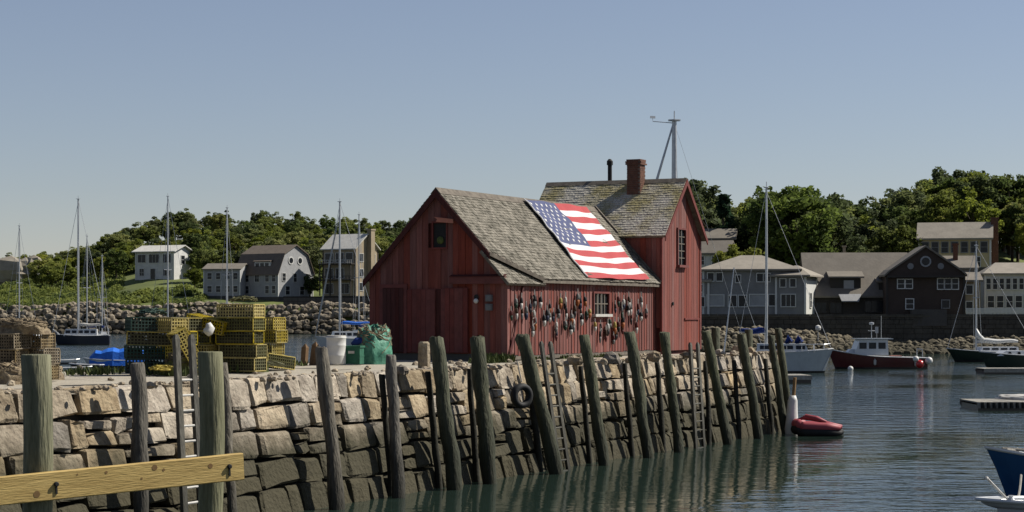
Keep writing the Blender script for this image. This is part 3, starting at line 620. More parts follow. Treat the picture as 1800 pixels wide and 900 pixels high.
# low weeds and loose stones along the pier
g = random.Random(19); mb = MB()
for i in range(420):
    t_ = g.uniform(.3, LP - .5); w_ = -g.uniform(.1, 1.0) ** 1.0 * (1.0 if g.random() < .75 else 4.5); boulder(mb, w_, t_, ZT - .01, g.uniform(.03, .11) * (1.3 if t_ > 24 else 1), g)
tag(mb.build('edge_rubble', M['stone'], pier, fix=False), kind='stuff')
def tufts(name, spots, label, root=None):
    g2 = random.Random(5); mb = MB()
    for (p, r, hh, n_) in spots:
        for i in range(n_):
            a = g2.uniform(0, 6.28); q = r * math.sqrt(g2.random()); x, y = p.x + math.cos(a) * q, p.y + math.sin(a) * q; b2 = g2.uniform(0, 6.28); l = hh * g2.uniform(.4, 1)
            dx, dy = math.cos(b2) * .03, math.sin(b2) * .03; lx, ly = g2.uniform(-.5, .5) * l, g2.uniform(-.5, .5) * l
            mb.add([(x - dx, y - dy, p.z), (x + dx, y + dy, p.z), (x + lx * .5 + dx, y + ly * .5, p.z + l * .6), (x + lx, y + ly, p.z + l)], [(0, 1, 2, 3)])
    return tag(mb.build(name, M['weed'], fix=False), label, 'weeds', kind='stuff')
tufts('weeds', [(P(T(px, w_), w_, ZT - .03), r_, h_, n_) for px, w_, r_, h_, n_ in [(870, -3.4, .6, .35, 260), (850, -3.2, .5, .25, 160), (885, -3.2, .4, .3, 160), (1000, -3.55, .5, .16, 120), (950, -3.6, .5, .16, 100), (1060, -3.55, .7, .16, 120), (290, -5, .9, .35, 240), (330, -4.2, .7, .3, 220), (420, -4.6, .8, .35, 260), (395, -5, .6, .35, 160), (10, -6.5, 1.2, .4, 300), (130, -7.2, 1.2, .25, 200), (200, -7.5, 1.0, .2, 160), (500, -7.2, .7, .2, 120)]], 'green weeds sprouting from the gravel beside the shack and trap stacks')
g = random.Random(23)
for i, (px, w_, s) in enumerate([(705, -.25, .22), (1010, -.2, .3), (1075, -.3, .35), (1150, -.2, .32), (1205, -.3, .28), (1265, -.4, .32), (1290, -.2, .22), (232, -8.3, .24), (250, -8.0, .2), (140, -9, .16), (1320, -.6, .3), (1300, -2, .35), (255, -6.4, .22), (930, -.3, .25)]):
    mb = MB(); boulder(mb, 0, 0, 0, s * .75, g); o = mb.build('loose_stone', M['stone'], fix=False); o.location = P(T(px, w_), w_, ZT + s * .22); o.rotation_euler = (0, 0, TH)
    where = ['at the pier edge left of the first green leaning piling', 'at the pier edge under the buoy wall', 'at the pier edge below the small window', 'at the pier edge right of the small window', 'at the pier edge by the far ladder', 'on the pier end beyond the far ladder', 'small one on the pier end beyond the far ladder', 'largest by the blue tarped boat', 'right of the largest stone by the blue tarped boat', 'left of the largest stone by the blue tarped boat', 'on the pier end between the last pilings', 'far side of the pier end', 'by the left trap stack', 'at the pier edge behind the hanging tyre'][i]
    tag(o, 'rough tan loose stone ' + where, 'stone', 'loose stones on the pier')

# ------------------------------------------------------------------ pilings
def piling(name, m, px0, py0, px1, w0, w1, width, label, group, bend=.0, seed=0, zb=-1.2):
    """leaning log: top seen at (px0, py0), crosses the water at column px1"""
    g2 = random.Random(seed + 40); top = PP(px0, w0, py0); bot = P(T(px1, w1), w1, 0); r = .9 * width / 2 * top.y / F
    dirv = (bot - top); low = top + dirv * ((top.z - zb) / top.z)
    o = Vector((low.x, low.y, zb)); pts = []; rad = []; n_ = 12; sd = g2.uniform(0, 50)
    for i in range(n_ + 1):
        s = i / n_; p = low.lerp(top, s) - o; p.x += bend * math.sin(s * PI) + .05 * nz(sd + s * 3) * (1 if 0 < i < n_ else 0); pts.append(p); rad.append(r * (1.12 - .14 * s) * (1 + .10 * nz(sd + s * 6, 3)))
    pts[-1] = pts[-1]; pts.append(pts[-1] + Vector((0, 0, .03))); rad.append(r * .82)
    mb = MB(); mb.tube(pts, rad, 12); 
    V = mb.v
    for i in range(len(V)): q = nz(V[i][0] * 4 + sd, V[i][1] * 4, V[i][2] * 1.6) * r * .34; V[i] = (V[i][0] + q, V[i][1] + q * .5, V[i][2])
    for i in range(len(V) - 24, len(V)): V[i] = (V[i][0], V[i][1], V[i][2] + .22 * r * (nz(V[i][0] * 9 + sd, V[i][1] * 9, 1) * 2 - .3))
    ob = mb.build(name, M[m], smooth=True); ob.location = o
    # sharpen the cap
    return tag(ob, label, 'piling', group)
GP = 'leaning pilings along the pier wall'
piling('piling', 'piling_grey', 241, 640, 250, .35, .75, 29, 'split grey driftwood piling with forked top left of the near ladder', GP, seed=1)
piling('piling', 'piling_grey', 392, 640, 412, .1, .8, 18, 'thin dark piling just right of the thick foreground post', GP, seed=2)
piling('piling', 'piling_grey', 567, 612, 592, .4, .95, 27, 'grey piling in front of the white barrel', GP, seed=3)
piling('piling', 'piling_grey', 687, 626, 700, .3, .8, 22, 'short grey piling in front of the green tarp', GP, seed=4)
piling('piling', 'piling', 767, 594, 800, .35, 1.0, 28, 'green leaning piling before the dark barn doors, left of its twin', GP, seed=5)
piling('piling', 'piling', 838, 592, 862, .35, 1.0, 29, 'green leaning piling right below the round meter on the gable', GP, seed=6)
piling('piling', 'piling', 918, 590, 980, .35, 1.25, 27, 'most strongly leaning green piling, with the tyre beside it', GP, seed=7)
piling('piling', 'piling', 1027, 590, 1062, .35, 1.15, 21, 'green leaning piling in front of the middle of the buoy wall', GP, seed=8)
piling('piling', 'piling', 1107, 585, 1140, .35, 1.15, 21, 'green leaning piling below the right end of the buoy wall', GP, seed=9)
piling('piling', 'piling', 1168, 585, 1194, .35, 1.1, 19, 'green leaning piling in front of the left corner of the tall gable', GP, seed=10)
piling('piling', 'piling', 1240, 583, 1280, .35, 1.2, 18, 'green leaning piling just right of the far ladder', GP, seed=11)
piling('piling', 'piling', 1304, 588, 1334, .35, 1.1, 18, 'green leaning piling, third from the pier end', GP, seed=12)
piling('piling', 'piling', 1356, 590, 1380, .35, 1.0, 14, 'slender leaning piling, second from the pier end', GP, seed=13)
piling('piling', 'piling', 1367, 578, 1392, .25, .9, 14, 'outermost leaning piling at the very corner of the pier end', GP, seed=14)
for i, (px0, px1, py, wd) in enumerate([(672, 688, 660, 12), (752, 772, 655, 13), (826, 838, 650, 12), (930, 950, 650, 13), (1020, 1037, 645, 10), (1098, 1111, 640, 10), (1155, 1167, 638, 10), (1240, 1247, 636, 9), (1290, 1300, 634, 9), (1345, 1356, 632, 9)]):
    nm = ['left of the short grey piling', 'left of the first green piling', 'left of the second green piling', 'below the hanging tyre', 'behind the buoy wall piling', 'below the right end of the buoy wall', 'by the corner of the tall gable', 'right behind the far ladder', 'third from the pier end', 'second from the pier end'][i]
    piling('shadow_strip', 'shadow_dark', px0, py, px1, .1, .45, wd, 'dark painted shadow strip flat on the wall ' + nm, 'dark painted shadow strips behind the pilings', seed=50 + i)  # solid dark strips, mostly standing in for the pilings' shadows on the wall
for i, (px, py, w_, wd) in enumerate([(1258, 577, -3.0, 15), (1316, 580, -1.5, 14)]):
    t_ = T(px, w_) if i else T1 - .3
    p = P(T1 - .4, 0); 
    # on the end face of the pier
    r_ = (px - 900) / F; q = T1 + .2; w2 = (r_ * (O.y + U.y * q) - O.x - U.x * q) / (N.x - r_ * N.y); b0 = P(q, w2, -1.2); r2 = wd / 2 * b0.y / F
    mb = MB(); mb.tube([(0, 0, 0), (.0, 0, 2.5), (0, 0, Z(py, b0.y) + 1.2), (0, 0, Z(py, b0.y) + 1.23)], [r2 * 1.1, r2 * 1.05, r2, r2 * .8], 12); o = mb.build('piling', M['piling'], smooth=True); o.location = b0
    tag(o, ['upright piling beyond the pier end nearest the red shack', 'upright piling beyond the pier end near its outer corner'][i], 'piling', 'upright pilings at the pier end')
# foreground posts and plank
for i, (px, py, d, wd, lab) in enumerate([(65, 625, 24.3, 52, 'thick square cut foreground post at the left edge, above the yellow plank'), (370, 620, 26.2, 43, 'thick foreground post beside the near ladder at the plank end')]):
    r_ = wd / 2 * d / F; zt = Z(py, d); mb = MB(); pts = [(0.02 * math.sin(k_), 0, k_ * (zt + 1.2) / 10) for k_ in range(11)]
    mb.tube(pts + [(pts[-1][0], 0, zt + 1.215)], [r_ * (1.06 - .005 * k_) for k_ in range(11)] + [r_ * .93], 16)
    for q in range(len(mb.v)): v = mb.v[q]; e = nz(v[0] * 5 + i * 9, v[1] * 5, v[2] * .8) * .018; mb.v[q] = (v[0] + e, v[1] + e, v[2])
    o = mb.build('foreground_post', M['post_near'], smooth=True); o.location = (X(px, d), d, -1.2); tag(o, lab, 'post', 'foreground posts carrying the plank')
a = Vector((X(-60, 23.6), 23.6, Z(868, 23.6))); b_ = Vector((X(421, 25.7), 25.7, Z(819, 25.7)))
pl = empty('plank', a, 0, 'new yellow pine plank bolted across the two foreground posts', 'plank'); dv = b_ - a; L_ = dv.length
pl.rotation_euler = dv.to_track_quat('X', 'Z').to_euler()
mb = MB(); ns = 24
V = []; Fc = []
for i in range(ns + 1):
    x = L_ * i / ns; c = .012 if i in (0, ns) else 0; zz = .172 + .004 * nz(i * .5)
    for (y, z) in ((-.05, -zz + .012), (-.05 + .012, -zz), (.05 - .012, -zz), (.05, -zz + .012), (.05, zz - .012), (.05 - .012, zz), (-.05 + .012, zz), (-.05, zz - .012)): V.append((x, y - .07, z))
for i in range(ns):
    for j in range(8): Fc.append((i * 8 + j, i * 8 + (j + 1) % 8, (i + 1) * 8 + (j + 1) % 8, (i + 1) * 8 + j))
Fc += [tuple(range(8)), tuple(range(ns * 8, ns * 8 + 8))]
mb.add(V, Fc); mb.build('board', M['plank'], pl)
g = random.Random(2)
for px, dz, s in [(50, -.08, .045), (170, .1, .02), (256, .10, .04), (232, -.02, .015), (272, .06, .02), (358, .05, .035), (120, .11, .012)]:
    t_ = (px + 60) / 481 * L_; mb = MB(); s *= .8; mb.lathe([(s * 1.2, -.1225), (s, -.1212), (s * .7, -.119)], (t_, 0, dz), 9, 'y'); mb.build('knot', M['knot'], pl)
for px in (83, 393):
    t_ = (px + 60) / 481 * L_; mb = MB(); mb.lathe([(.02, -.155), (.03, -.15), (.03, -.118)], (t_, 0, .02), 8, 'y'); mb.box(t_ - .012, t_ + .012, -.135, -.121, -.10, .02); mb.build('bolt', M['black'], pl)

# ------------------------------------------------------------------ ladders
def ladder(pxa, pxb, py, pxa1, pxb1, w0, w1, rw, label):
    A0, B0 = PP(pxa, w0, py), PP(pxb, w0, py); A1 = P(T(pxa1, w1), w1, 0); B1 = P(T(pxb1, w1), w1, 0)
    r = empty('ladder', A1, 0, label, 'ladder', 'ladders down the pier wall')
    ext = 1.25
    for (p, q) in ((A0, A1), (B0, B1)):
        q2 = p.lerp(q, ext); mb = MB(); mb.tube([q2 - A1, p - A1 - (p - q).normalized() * rw * 1.2, p - A1], [rw, rw, rw * .55], 4); mb.build('rail', M['ladder'], r)
    L_ = (A0 - A1).length; n_ = int(L_ / .31)
    for i in range(3, n_ + 3):
        s = i / n_; 
        if s > 1.05: break
        mb = MB(); mb.tube([A0.lerp(A1, s) - A1, B0.lerp(B1, s) - A1], .028, 6); mb.build('rung', M['white_old' if py < 595 else 'ladder'], r)
ladder(309, 336, 588, 326, 356, .45, .95, .085, 'tall grey ladder beside the thick foreground post')
ladder(951, 967, 600, 984, 999, .45, .95, .075, 'grey wooden ladder beside the hanging tyre')
ladder(1213, 1226, 602, 1223, 1237, .45, .95, .075, 'grey ladder furthest along the pier, below the tall gable')
# tyre
c = PP(917, .75, 696); mb = MB(); n_ = 20
for i in range(n_ + 1): pass
def torus(mb, R1, r1, n1=22, n2=10, sq=1.25):
    V = []; Fc = []
    for i in range(n1):
        a = 2 * PI * i / n1
        for j in range(n2):
            b2 = 2 * PI * j / n2; rr = R1 + r1 * math.cos(b2); V.append((r1 * sq * math.sin(b2), rr * math.cos(a), rr * math.sin(a)))
    for i in range(n1):
        for j in range(n2): Fc.append((i * n2 + j, ((i + 1) % n1) * n2 + j, ((i + 1) % n1) * n2 + (j + 1) % n2, i * n2 + (j + 1) % n2))
    mb.add(V, Fc)
ty = empty('tyre', c, TH - .5, 'black rubber tyre hung against the strongly leaning piling', 'tyre')
mb = MB(); torus(mb, .27, .10); mb.build('tread', M['black'], ty, smooth=True)
mb = MB(); mb.tube([(0, 0, .4), (-.3, .05, 1.0)], .02, 5); mb.build('rope', M['rope'], ty)

# ------------------------------------------------------------------ the red shack
SH = empty('fishing_shack', P(11.37, -3.83, ZT), TH, 'large red board fishing shack with weathered shingle roofs on the pier', 'shack')
xl, xr_, zr_ = -5.24, -2.577, 5.78; XE, ZE = .25, 2.75; YM = 13.3; sl_ = (zr_ - ZE) / (XE - xr_)
kx = -.53
def prof(x): return zr_ - (x - xr_) * sl_ if x > xr_ else zr_ - (xr_ - x) * (zr_ - 2.89) / (xr_ - xl)
g = random.Random(9)
mb = MB(); mb.prism([(xl + .08, .08, -.1), (-.08, .08, -.1), (-.08, .08, prof(-.08) - .5), (kx - .1, .08, prof(kx - .1) - .5), (kx - .1, .08, prof(kx - .1) - .12), (xr_, .08, zr_ - .15), (xl + .08, .08, prof(xl) - .1)], (0, YM + .3, 0)); mb.build('frame', M['red_dark'], SH)
mb = MB(); mb.box(xl - .02, .02, -.02, YM, -.12, .2); mb.build('sill', M['stonewall'], SH)
def board_f(x0, x1, z0, ztop, y=0., th=.035, m='red', par=SH, top2=None):
    y += g.uniform(-.012, .012); t0 = ztop(x0) if callable(ztop) else ztop; t1 = ztop(x1) if callable(ztop) else ztop
    poly = [(x0, y, z0), (x1, y, z0), (x1, y, t1), (x0, y, t0)]
    if callable(ztop) and x0 < xr_ < x1: poly = [(x0, y, z0), (x1, y, z0), (x1, y, t1), (xr_, y, ztop(xr_)), (x0, y, t0)]
    b2 = MB(); b2.prism(poly, (0, -th, 0)); b2.build('board', M[m], par)
# gable boards, with the loft opening left free
x = xl
lo0, lo1, lz0, lz1 = None, None, None, None
def fx(px): # facade x from photo column
    lo, hi = -7., 3.
    for _ in range(40):
        m2 = (lo + hi) / 2; p = P(11.37, -3.83 + m2); q = 900 + F * p.x / p.y
        if q < px: lo = m2
        else: hi = m2
    return lo
def fz(px, py): x = fx(px); p = P(11.37, -3.83 + x); return Z(py, p.y) - ZT
lo0, lo1, lz0, lz1 = fx(763), fx(786), fz(775, 435), fz(775, 392)
while x < -.001:
    wd = g.uniform(.2, .27); x1 = min(x + wd, 0)
    if 0 - x1 < .1: x1 = 0
    pf = lambda q: prof(q) - (.06 if x1 < kx else .40)
    if x1 > lo0 and x < lo1: board_f(x + .004, x1 - .004, .2, lz0 - .001); board_f(x + .004, x1 - .004, lz1, pf)
    else: board_f(x + .004, x1 - .004, .2, pf)
    x = x1
mb = MB(); mb.box(lo0 - .05, lo1 + .05, -.09, -.05, lz0 - .06, lz0); mb.box(lo0 - .05, lo1 + .05, -.09, -.05, lz1, lz1 + .06); mb.box(lo0 - .05, lo0, -.088, -.05, lz0, lz1); mb.box(lo1, lo1 + .05, -.088, -.05, lz0, lz1)
wo = mb.build('loft_window', M['red_trim'], SH); mb = MB(); mb.box(lo0, lo1, .0, .04, lz0, lz1); mb.build('pane', M['black'], wo); mb = MB(); mb.lathe([(.03, -.10), (.12, -.06), (.14, -.02)], ((lo0 + lo1) / 2, 0, lerp(lz0, lz1, .3)), 9, 'y'); mb.build('wreath', M['weed'], wo)
# doors
def door(px0, px1, pyt, y, m, nb, name='door'):
    x0, x1 = fx(px0), fx(px1); zt = fz((px0 + px1) / 2, pyt); dmb = MB(); dmb.box(x0, x1, y - .03, y, .22, zt); dd = dmb.build(name, M[m], SH)
    for i in range(nb): a0, a1 = lerp(x0, x1, i / nb), lerp(x0, x1, (i + 1) / nb); board_f(a0 + .004, a1 - .004, .24, zt - .02, y - .045, .022, m, dd)
    return dd
door(676, 712, 506, -.06, 'red_dark', 5)
tr = MB(); tx0, tx1, tzt = fx(676), fx(712), fz(694, 506); tr.box(tx0 - .13, tx0, -.12, -.05, .2, tzt + .12); tr.box(tx1, tx1 + .13, -.12, -.05, .2, tzt + .12); tr.box(tx0, tx1, -.12, -.05, tzt, tzt + .12); tr.build('door_frame', M['red_trim'], SH)
door(719, 768, 508, -.07, 'red_trim', 6, 'sliding_door')
door(779, 826, 506, -.12, 'red_trim', 6, 'sliding_door')
mb = MB(); mb.box(fx(768), fx(779), -.075, -.05, .22, fz(773, 508)); mb.build('door_gap', M['red_dark'], SH)
mb = MB(); x0, x1 = fx(795), fx(893) - .02; mb.box(x0, x1, -.22, -.06, fz(850, 499), fz(850, 487)); mb.build('door_track_cover', M['red_trim'], SH)
mb = MB(); mb.prism([(x0, -.24, fz(850, 487)), (x1, -.24, fz(850, 487)), (x1, -.06, fz(850, 485) + .02), (x0, -.06, fz(850, 485) + .02)], (0, 0, .03)); mb.build('track_flashing', M['red_dark'], SH)
mb = MB(); cx, cz = fx(785), fz(785, 388); mb.add([(cx - .33, -.3, cz + .1), (cx + .35, -.1, cz + .02), (cx + .35, -.1, cz - .12), (cx - .26, -.3, cz - .09)], [(0, 1, 2, 3)]); 
mb = MB(); mb.prism([(cx - .38, -.12, cz + .13), (cx + .34, -.12, cz + .04), (cx + .36, -.12, cz - .1), (cx - .30, -.12, cz - .04), (cx - .24, -.12, cz + .05)], (0, -.1, 0)); mb.build('hoist_board', mat('salmon_board', (.62, .24, .16), None, 4), SH)
mb = MB(); lx, lz_ = fx(840), fz(840, 529); mb.lathe([(.02, -.21), (.07, -.19), (.09, -.14), (.07, -.09), (.04, -.05)], (lx, 0, lz_), 12, 'y'); mb.build('lamp_globe', M['white'], SH, smooth=True)
mb = MB(); mb.lathe([(.09, -.12), (.06, -.05)], (lx, 0, lz_ + .13), 10, 'y'); mb.build('lamp_bracket', M['black'], SH)
for (px, py) in ((862, 524), (862, 540)):
    ex, ez = fx(px), fz(px, py); mb = MB(); mb.box(ex - .11, ex + .11, -.16, -.05, ez - .11, ez + .11); mb.box(ex - .08, ex + .08, -.175, -.16, ez - .08, ez + .08); mb.build('meter_box', mat('meter_grey', (.2, .21, .22), None, 4), SH)
# long wall boards
def wy(px, xw_=0.):
    w_ = -3.83 + xw_; return T(px, w_) - 11.37
def wz(px, py, xw_=0.): t_ = T(px, -3.83 + xw_); p = P(t_, -3.83 + xw_); return Z(py, p.y) - ZT
W0, W1, WZ0, WZ1 = wy(1041), wy(1067), wz(1054, 552), wz(1054, 516)
def board_s(y0, y1, z0, z1, x=0., th=.035, m='red', par=SH, ztop=None):
    x += g.uniform(-.006, .006) + .0; b2 = MB()
    if ztop: 
        poly = [(x, y0, z0), (x, y1, z0), (x, y1, ztop(y1)), (x, y0, ztop(y0))]
        ym = 15.45
        if y0 < ym < y1: poly.insert(3, (x, ym, ztop(ym)))
    else: poly = [(x, y0, z0), (x, y1, z0), (x, y1, z1), (x, y0, z1)]
    b2.prism(poly, (th, 0, 0)); b2.build('board', M[m], par)
y = 0.; bts = MB(); YCUT = 2.55
while y < YM - .01:
    wd = g.uniform(.22, .30); y1 = min(YM, y + wd)
    if YM - y1 < .1: y1 = YM
    zt_ = 2.93 if y > YCUT else 2.62
    if y1 > W0 and y < W1: board_s(y + .012, y1 - .012, .12 + g.uniform(0, .03), WZ0 - .02); board_s(y + .012, y1 - .012, WZ1, 2.93)
    else: board_s(y + .012, y1 - .012, .12 + g.uniform(0, .04), zt_)
    if not (y1 > W0 - .05 and y1 < W1 + .05): bts.box(.03, .055, y1 - .022, y1 + .022, .16, zt_ - .03)
    y = y1
tag(bts.build('batten', M['red'], SH), kind='stuff')
def shack_window(y0, y1, z0, z1, x, cols, rows):
    mb = MB(); t_ = .07; mb.box(x, x + .07, y0 - t_, y0, z0 - t_, z1 + t_); mb.box(x, x + .07, y1, y1 + t_, z0 - t_, z1 + t_); mb.box(x, x + .07, y0, y1, z1, z1 + t_); f = mb.build('window', M['red_trim'], SH)
    mb = MB(); mb.box(x - .05, x - .02, y0, y1, z0, z1); mb.build('pane', M['glass'], f)
    mb = MB()
    for c_ in range(1, cols): yy = lerp(y0, y1, c_ / cols); mb.box(x - .018, x + .02, yy - .02, yy + .02, z0, z1)
    for r_ in range(1, rows): zz = lerp(z0, z1, r_ / rows); mb.box(x - .016, x + .018, y0, y1, zz - .018, zz + .018)
    mb.build('muntin', M['fascia'], f)
    mb = MB(); mb.box(x, x + .16, y0 - .1, y1 + .1, z0 - .1, z0 - .001); mb.build('window_sill', M['white_old'] if rows < 3 else M['red_trim'], f)
shack_window(W0, W1, WZ0, WZ1, .03, 4, 2)
mb = MB(); mb.box(-.02, .07, -.06, .1, .1, 2.62); mb.build('corner_board', M['red'], SH); mb = MB(); mb.box(-.1, .055, YM - .14, YM, .1, 2.9); mb.build('corner_board', M['red_dark'], SH)
mb = MB(); mb.box(.0, .06, 0.1, YM, 0, .115); mb.build('base_board', M['fascia'], SH)
mb = MB(); mb.box(.06, .13, YCUT, YM - .02, 2.62, 2.9); mb.build('eave_board', M['red_trim'], SH)
# main roofs: deck plus courses of shingles
def shingle_field(corner, eu, ev, nu, L, slope_len, exp, wdt, th, nrm, seed, inside=None):
    """corner at the eave start; eu along the eave, ev up the slope (unit vectors), nrm outward"""
    g2 = random.Random(seed); mb = MB(); rows = int(slope_len / exp) + 1; corner, eu, ev, nrm = map(Vector, (corner, eu, ev, nrm))
    for r_ in range(rows):
        v0 = r_ * exp; v1 = min(slope_len, v0 + exp * 1.25); x = -g2.uniform(0, wdt)
        while x < L:
            w_ = wdt * g2.uniform(.6, 1.35); a0, a1 = max(0, x), min(L, x + w_ - .012); x += w_
            if a1 - a0 < .03 or (inside and not inside((a0 + a1) / 2, v0)): continue
            vv = v0 + g2.uniform(-.02, .015); k_ = th * g2.uniform(.7, 1.5)
            p = [corner + eu * a0 + ev * vv + nrm * k_, corner + eu * a1 + ev * vv + nrm * k_ * g2.uniform(.8, 1.2), corner + eu * a1 + ev * v1 + nrm * .004, corner + eu * a0 + ev * v1 + nrm * .004]
            q = [corner + eu * a0 + ev * vv, corner + eu * a1 + ev * vv]
            mb.add(p + q, [(0, 1, 2, 3), (4, 5, 1, 0), (4, 0, 3), (5, 2, 1)])
    return mb
def slope(xa, za, xb, zb_, y0, y1, m, seed, inside=None, cut=None, name='roof'):
    """roof slope of the main block from eave (xa, za) to ridge (xb, zb)"""
    poly = cut or [(xa, y0, za), (xa, y1, za), (xb, y1, zb_), (xb, y0, zb_)]
    d_ = Vector((xb - xa, 0, zb_ - za)); Ls = d_.length; ev = d_.normalized(); nr = Vector((-ev.z, 0, ev.x)) if ev.x < 0 else Vector((-ev.z, 0, ev.x))
    if nr.z < 0: nr = -nr
    dk = MB(); dk.prism(poly, -nr * .09); ro = dk.build(name, M['fascia'], SH)
    s = shingle_field((xa, y0, za), (0, 1, 0), ev, None, y1 - y0, Ls, .14, .17, .022, nr, seed, inside)
    tag(s.build('shingles', M[m], ro, fix=False), kind='stuff'); return ro, ev, nr, Ls
YC = 2.4; kx = -.53
cut = [(XE, YC, ZE), (XE, YM + .12, ZE), (xr_, YM + .12, zr_), (xr_, -.18, zr_), (kx, -.18, zr_ - (kx - xr_) * sl_)]
fracv = (XE - kx) / (XE - xr_)
def ins(a, v, Ls=math.hypot(XE - xr_, zr_ - ZE)):
    s = v / Ls; return True if s > fracv else (a - .18) > YC * (1 - s / fracv)
def sub(p, k_): return p
ro, ev, nr, Ls = slope(XE, ZE, xr_, zr_, -.18, YM + .12, 'shingle', 1, lambda a, v: ins(a, v), cut)
mb = MB()
# lower patch of roof showing at the near corner, under the main eave
slope(XE - .04, ZE - .24 + .04 * sl_, kx - .30, ZE - .24 + .04 * sl_ + (XE - .04 - kx + .30) * sl_, -.24, YC + .3, 'shingle', 2, name='lower_roof')
mb = MB(); a_ = Vector((kx, -.2, zr_ - (kx - xr_) * sl_)); c_ = Vector((XE + .02, YC, ZE))
mb.prism([a_ + Vector((0, 0, .03)), c_ + Vector((0, 0, .03)), c_ - Vector((0, 0, .10)), a_ - Vector((0, 0, .10))], (.03, -.03, 0)); mb.build('cut_verge_board', M['fascia'], SH)
slope(xl - .16, 2.89 - .16 * 1.085, xr_, zr_ + .001, -.18, YM, 'shingle', 3)
mb = MB()
mb.prism([(xr_, -.21, zr_ - .02), (kx, -.21, prof(kx) - .02), (kx, -.21, prof(kx) - .26), (xr_, -.21, zr_ - .30)], (0, .05, 0)); mb.prism([(xr_, -.211, zr_ - .02), (xl - .17, -.211, prof(xl - .17) - .02), (xl - .17, -.211, prof(xl - .17) - .24), (xr_, -.211, zr_ - .30)], (0, .05, 0))
mb.build('rake_board', M['red_dark'], SH)
mb = MB(); mb.prism([(xr_ - .2, -.19, zr_ - .17), (xr_, -.19, zr_ + .05), (xr_ + .2, -.19, zr_ - .17), (xr_, -.19, zr_ - .02)], (0, YM + .3, 0)); mb.build('ridge_cap', M['fascia'], SH)
mb = MB(); mb.box(XE - .06, XE - .02, YC, YM + .12, ZE - .14, ZE - .035); mb.build('fascia', M['fascia'], SH)
# verge board at the far end of the main roof
mb = MB(); p0, p1 = Vector((XE, YM - .08, ZE + .03)), Vector((xr_, YM - .08, zr_ + .03)); mb.prism([p0, p1, p1 + nr * .07, p0 + nr * .07], (0, .1, 0)); mb.build('far_verge_board', M['fascia'], SH)
# tall cross gable
XT, XB, YA, YB, ZG, ZRG = .25, -5.5, YM, 17.6, 4.82, 6.97; YR = (YA + YB) / 2
mb = MB(); mb.prism([(XT - .06, YA + .06, -.1), (XT - .06, YB - .04, -.1), (XT - .06, YB - .04, ZG - .1), (XT - .06, YR, ZRG - .15), (XT - .06, YA + .06, ZG - .1)], (XB - XT + .1, 0, 0)); mb.build('tall_frame', M['red_dark'], SH)
zt2 = lambda y: ZRG - abs(y - YR) * (ZRG - ZG) / (YR - YA) - .05
G0, G1, GZ0, GZ1 = wy(1189, XT), wy(1202, XT), wz(1196, 466, XT), wz(1196, 404, XT)
y = YA
while y < YB - .01:
    wd = g.uniform(.22, .30); y1 = min(YB, y + wd)
    if YB - y1 < .1: y1 = YB
    if y1 > G0 and y < G1: board_s(y + .01, y1 - .01, .1, GZ0 - .02, XT); board_s(y + .01, y1 - .01, GZ1, 0, XT, ztop=zt2)
    else: board_s(y + .01, y1 - .01, .1, 0, XT, ztop=zt2)
    y = y1
shack_window(G0, G1, GZ0, GZ1, XT + .03, 2, 5)
x = XB
while x < XT - .01:
    x1 = min(XT, x + g.uniform(.2, .27)); 
    if XT - x1 < .1: x1 = XT
    board_f(x + .005, x1 - .005, 1.0, ZG - .02, YA + .02, .03, 'red'); x = x1
mb = MB(); mb.box(XT - .02, XT + .07, YA - .05, YA + .09, .1, ZG - .02); mb.build('corner_board', M['red_trim'], SH); mb = MB(); mb.box(XT - .02, XT + .068, YB - .09, YB + .05, .1, ZG - .02); mb.build('corner_board', M['red_trim'], SH)
mb = MB(); hx = wy(1213, XT); mb.box(XT + .03, XT + .09, wy(1201, XT), wy(1226, XT), wz(1213, 562, XT), wz(1213, 559, XT)); mb.build('cleat_board', M['red_trim'], SH)
mb = MB(); mb.lathe([(.07, .035), (.07, .1)], (XT, wy(1180, XT), wz(1180, 534, XT)), 8, 'x'); mb.build('hook', M['black'], SH)
RO = .26
for sgn, sd, m_n in ((-1, 5, 'moss'), (1, 6, 'shingle')):
    yE = YR + sgn * (YR - YA + .2); zE = ZG - .2 * (ZRG - ZG) / (YR - YA); d_ = Vector((0, YR - yE, ZRG - zE)); ev2 = d_.normalized(); n2 = Vector((0, -ev2.z, ev2.y)) if ev2.y > 0 else Vector((0, ev2.z, -ev2.y))
    if n2.z < 0: n2 = -n2
    dk = MB(); dk.prism([(XB - .2, yE, zE), (XT + RO, yE, zE), (XT + RO, YR, ZRG + .001 * sgn), (XB - .2, YR, ZRG + .001 * sgn)], -n2 * .1); rr = dk.build('tall_roof', M['fascia'], SH)
    s = shingle_field((XB - .2, yE, zE), (1, 0, 0), ev2, None, XT + RO - XB + .2, d_.length, .14, .17, .018, n2, sd)
    tag(s.build('shingles', M[m_n], rr, fix=False), kind='stuff')
mb = MB(); e = XT + RO; 
for sgn in (-1, 1):
    yE = YR + sgn * (YR - YA + .22); zE = ZG - .22 * (ZRG - ZG) / (YR - YA); mb.prism([(e, YR, ZRG), (e, yE, zE), (e, yE, zE - .2), (e, YR, ZRG - .25)], (.04, 0, 0))
mb.build('rake_board', M['red_trim'], SH)
mb = MB(); mb.prism([(XB - .2, YR - .16, ZRG - .12), (XB - .2, YR, ZRG + .05), (XB - .2, YR + .16, ZRG - .12)], (e - XB + .2, 0, 0)); mb.build('ridge_cap', M['fascia'], SH)
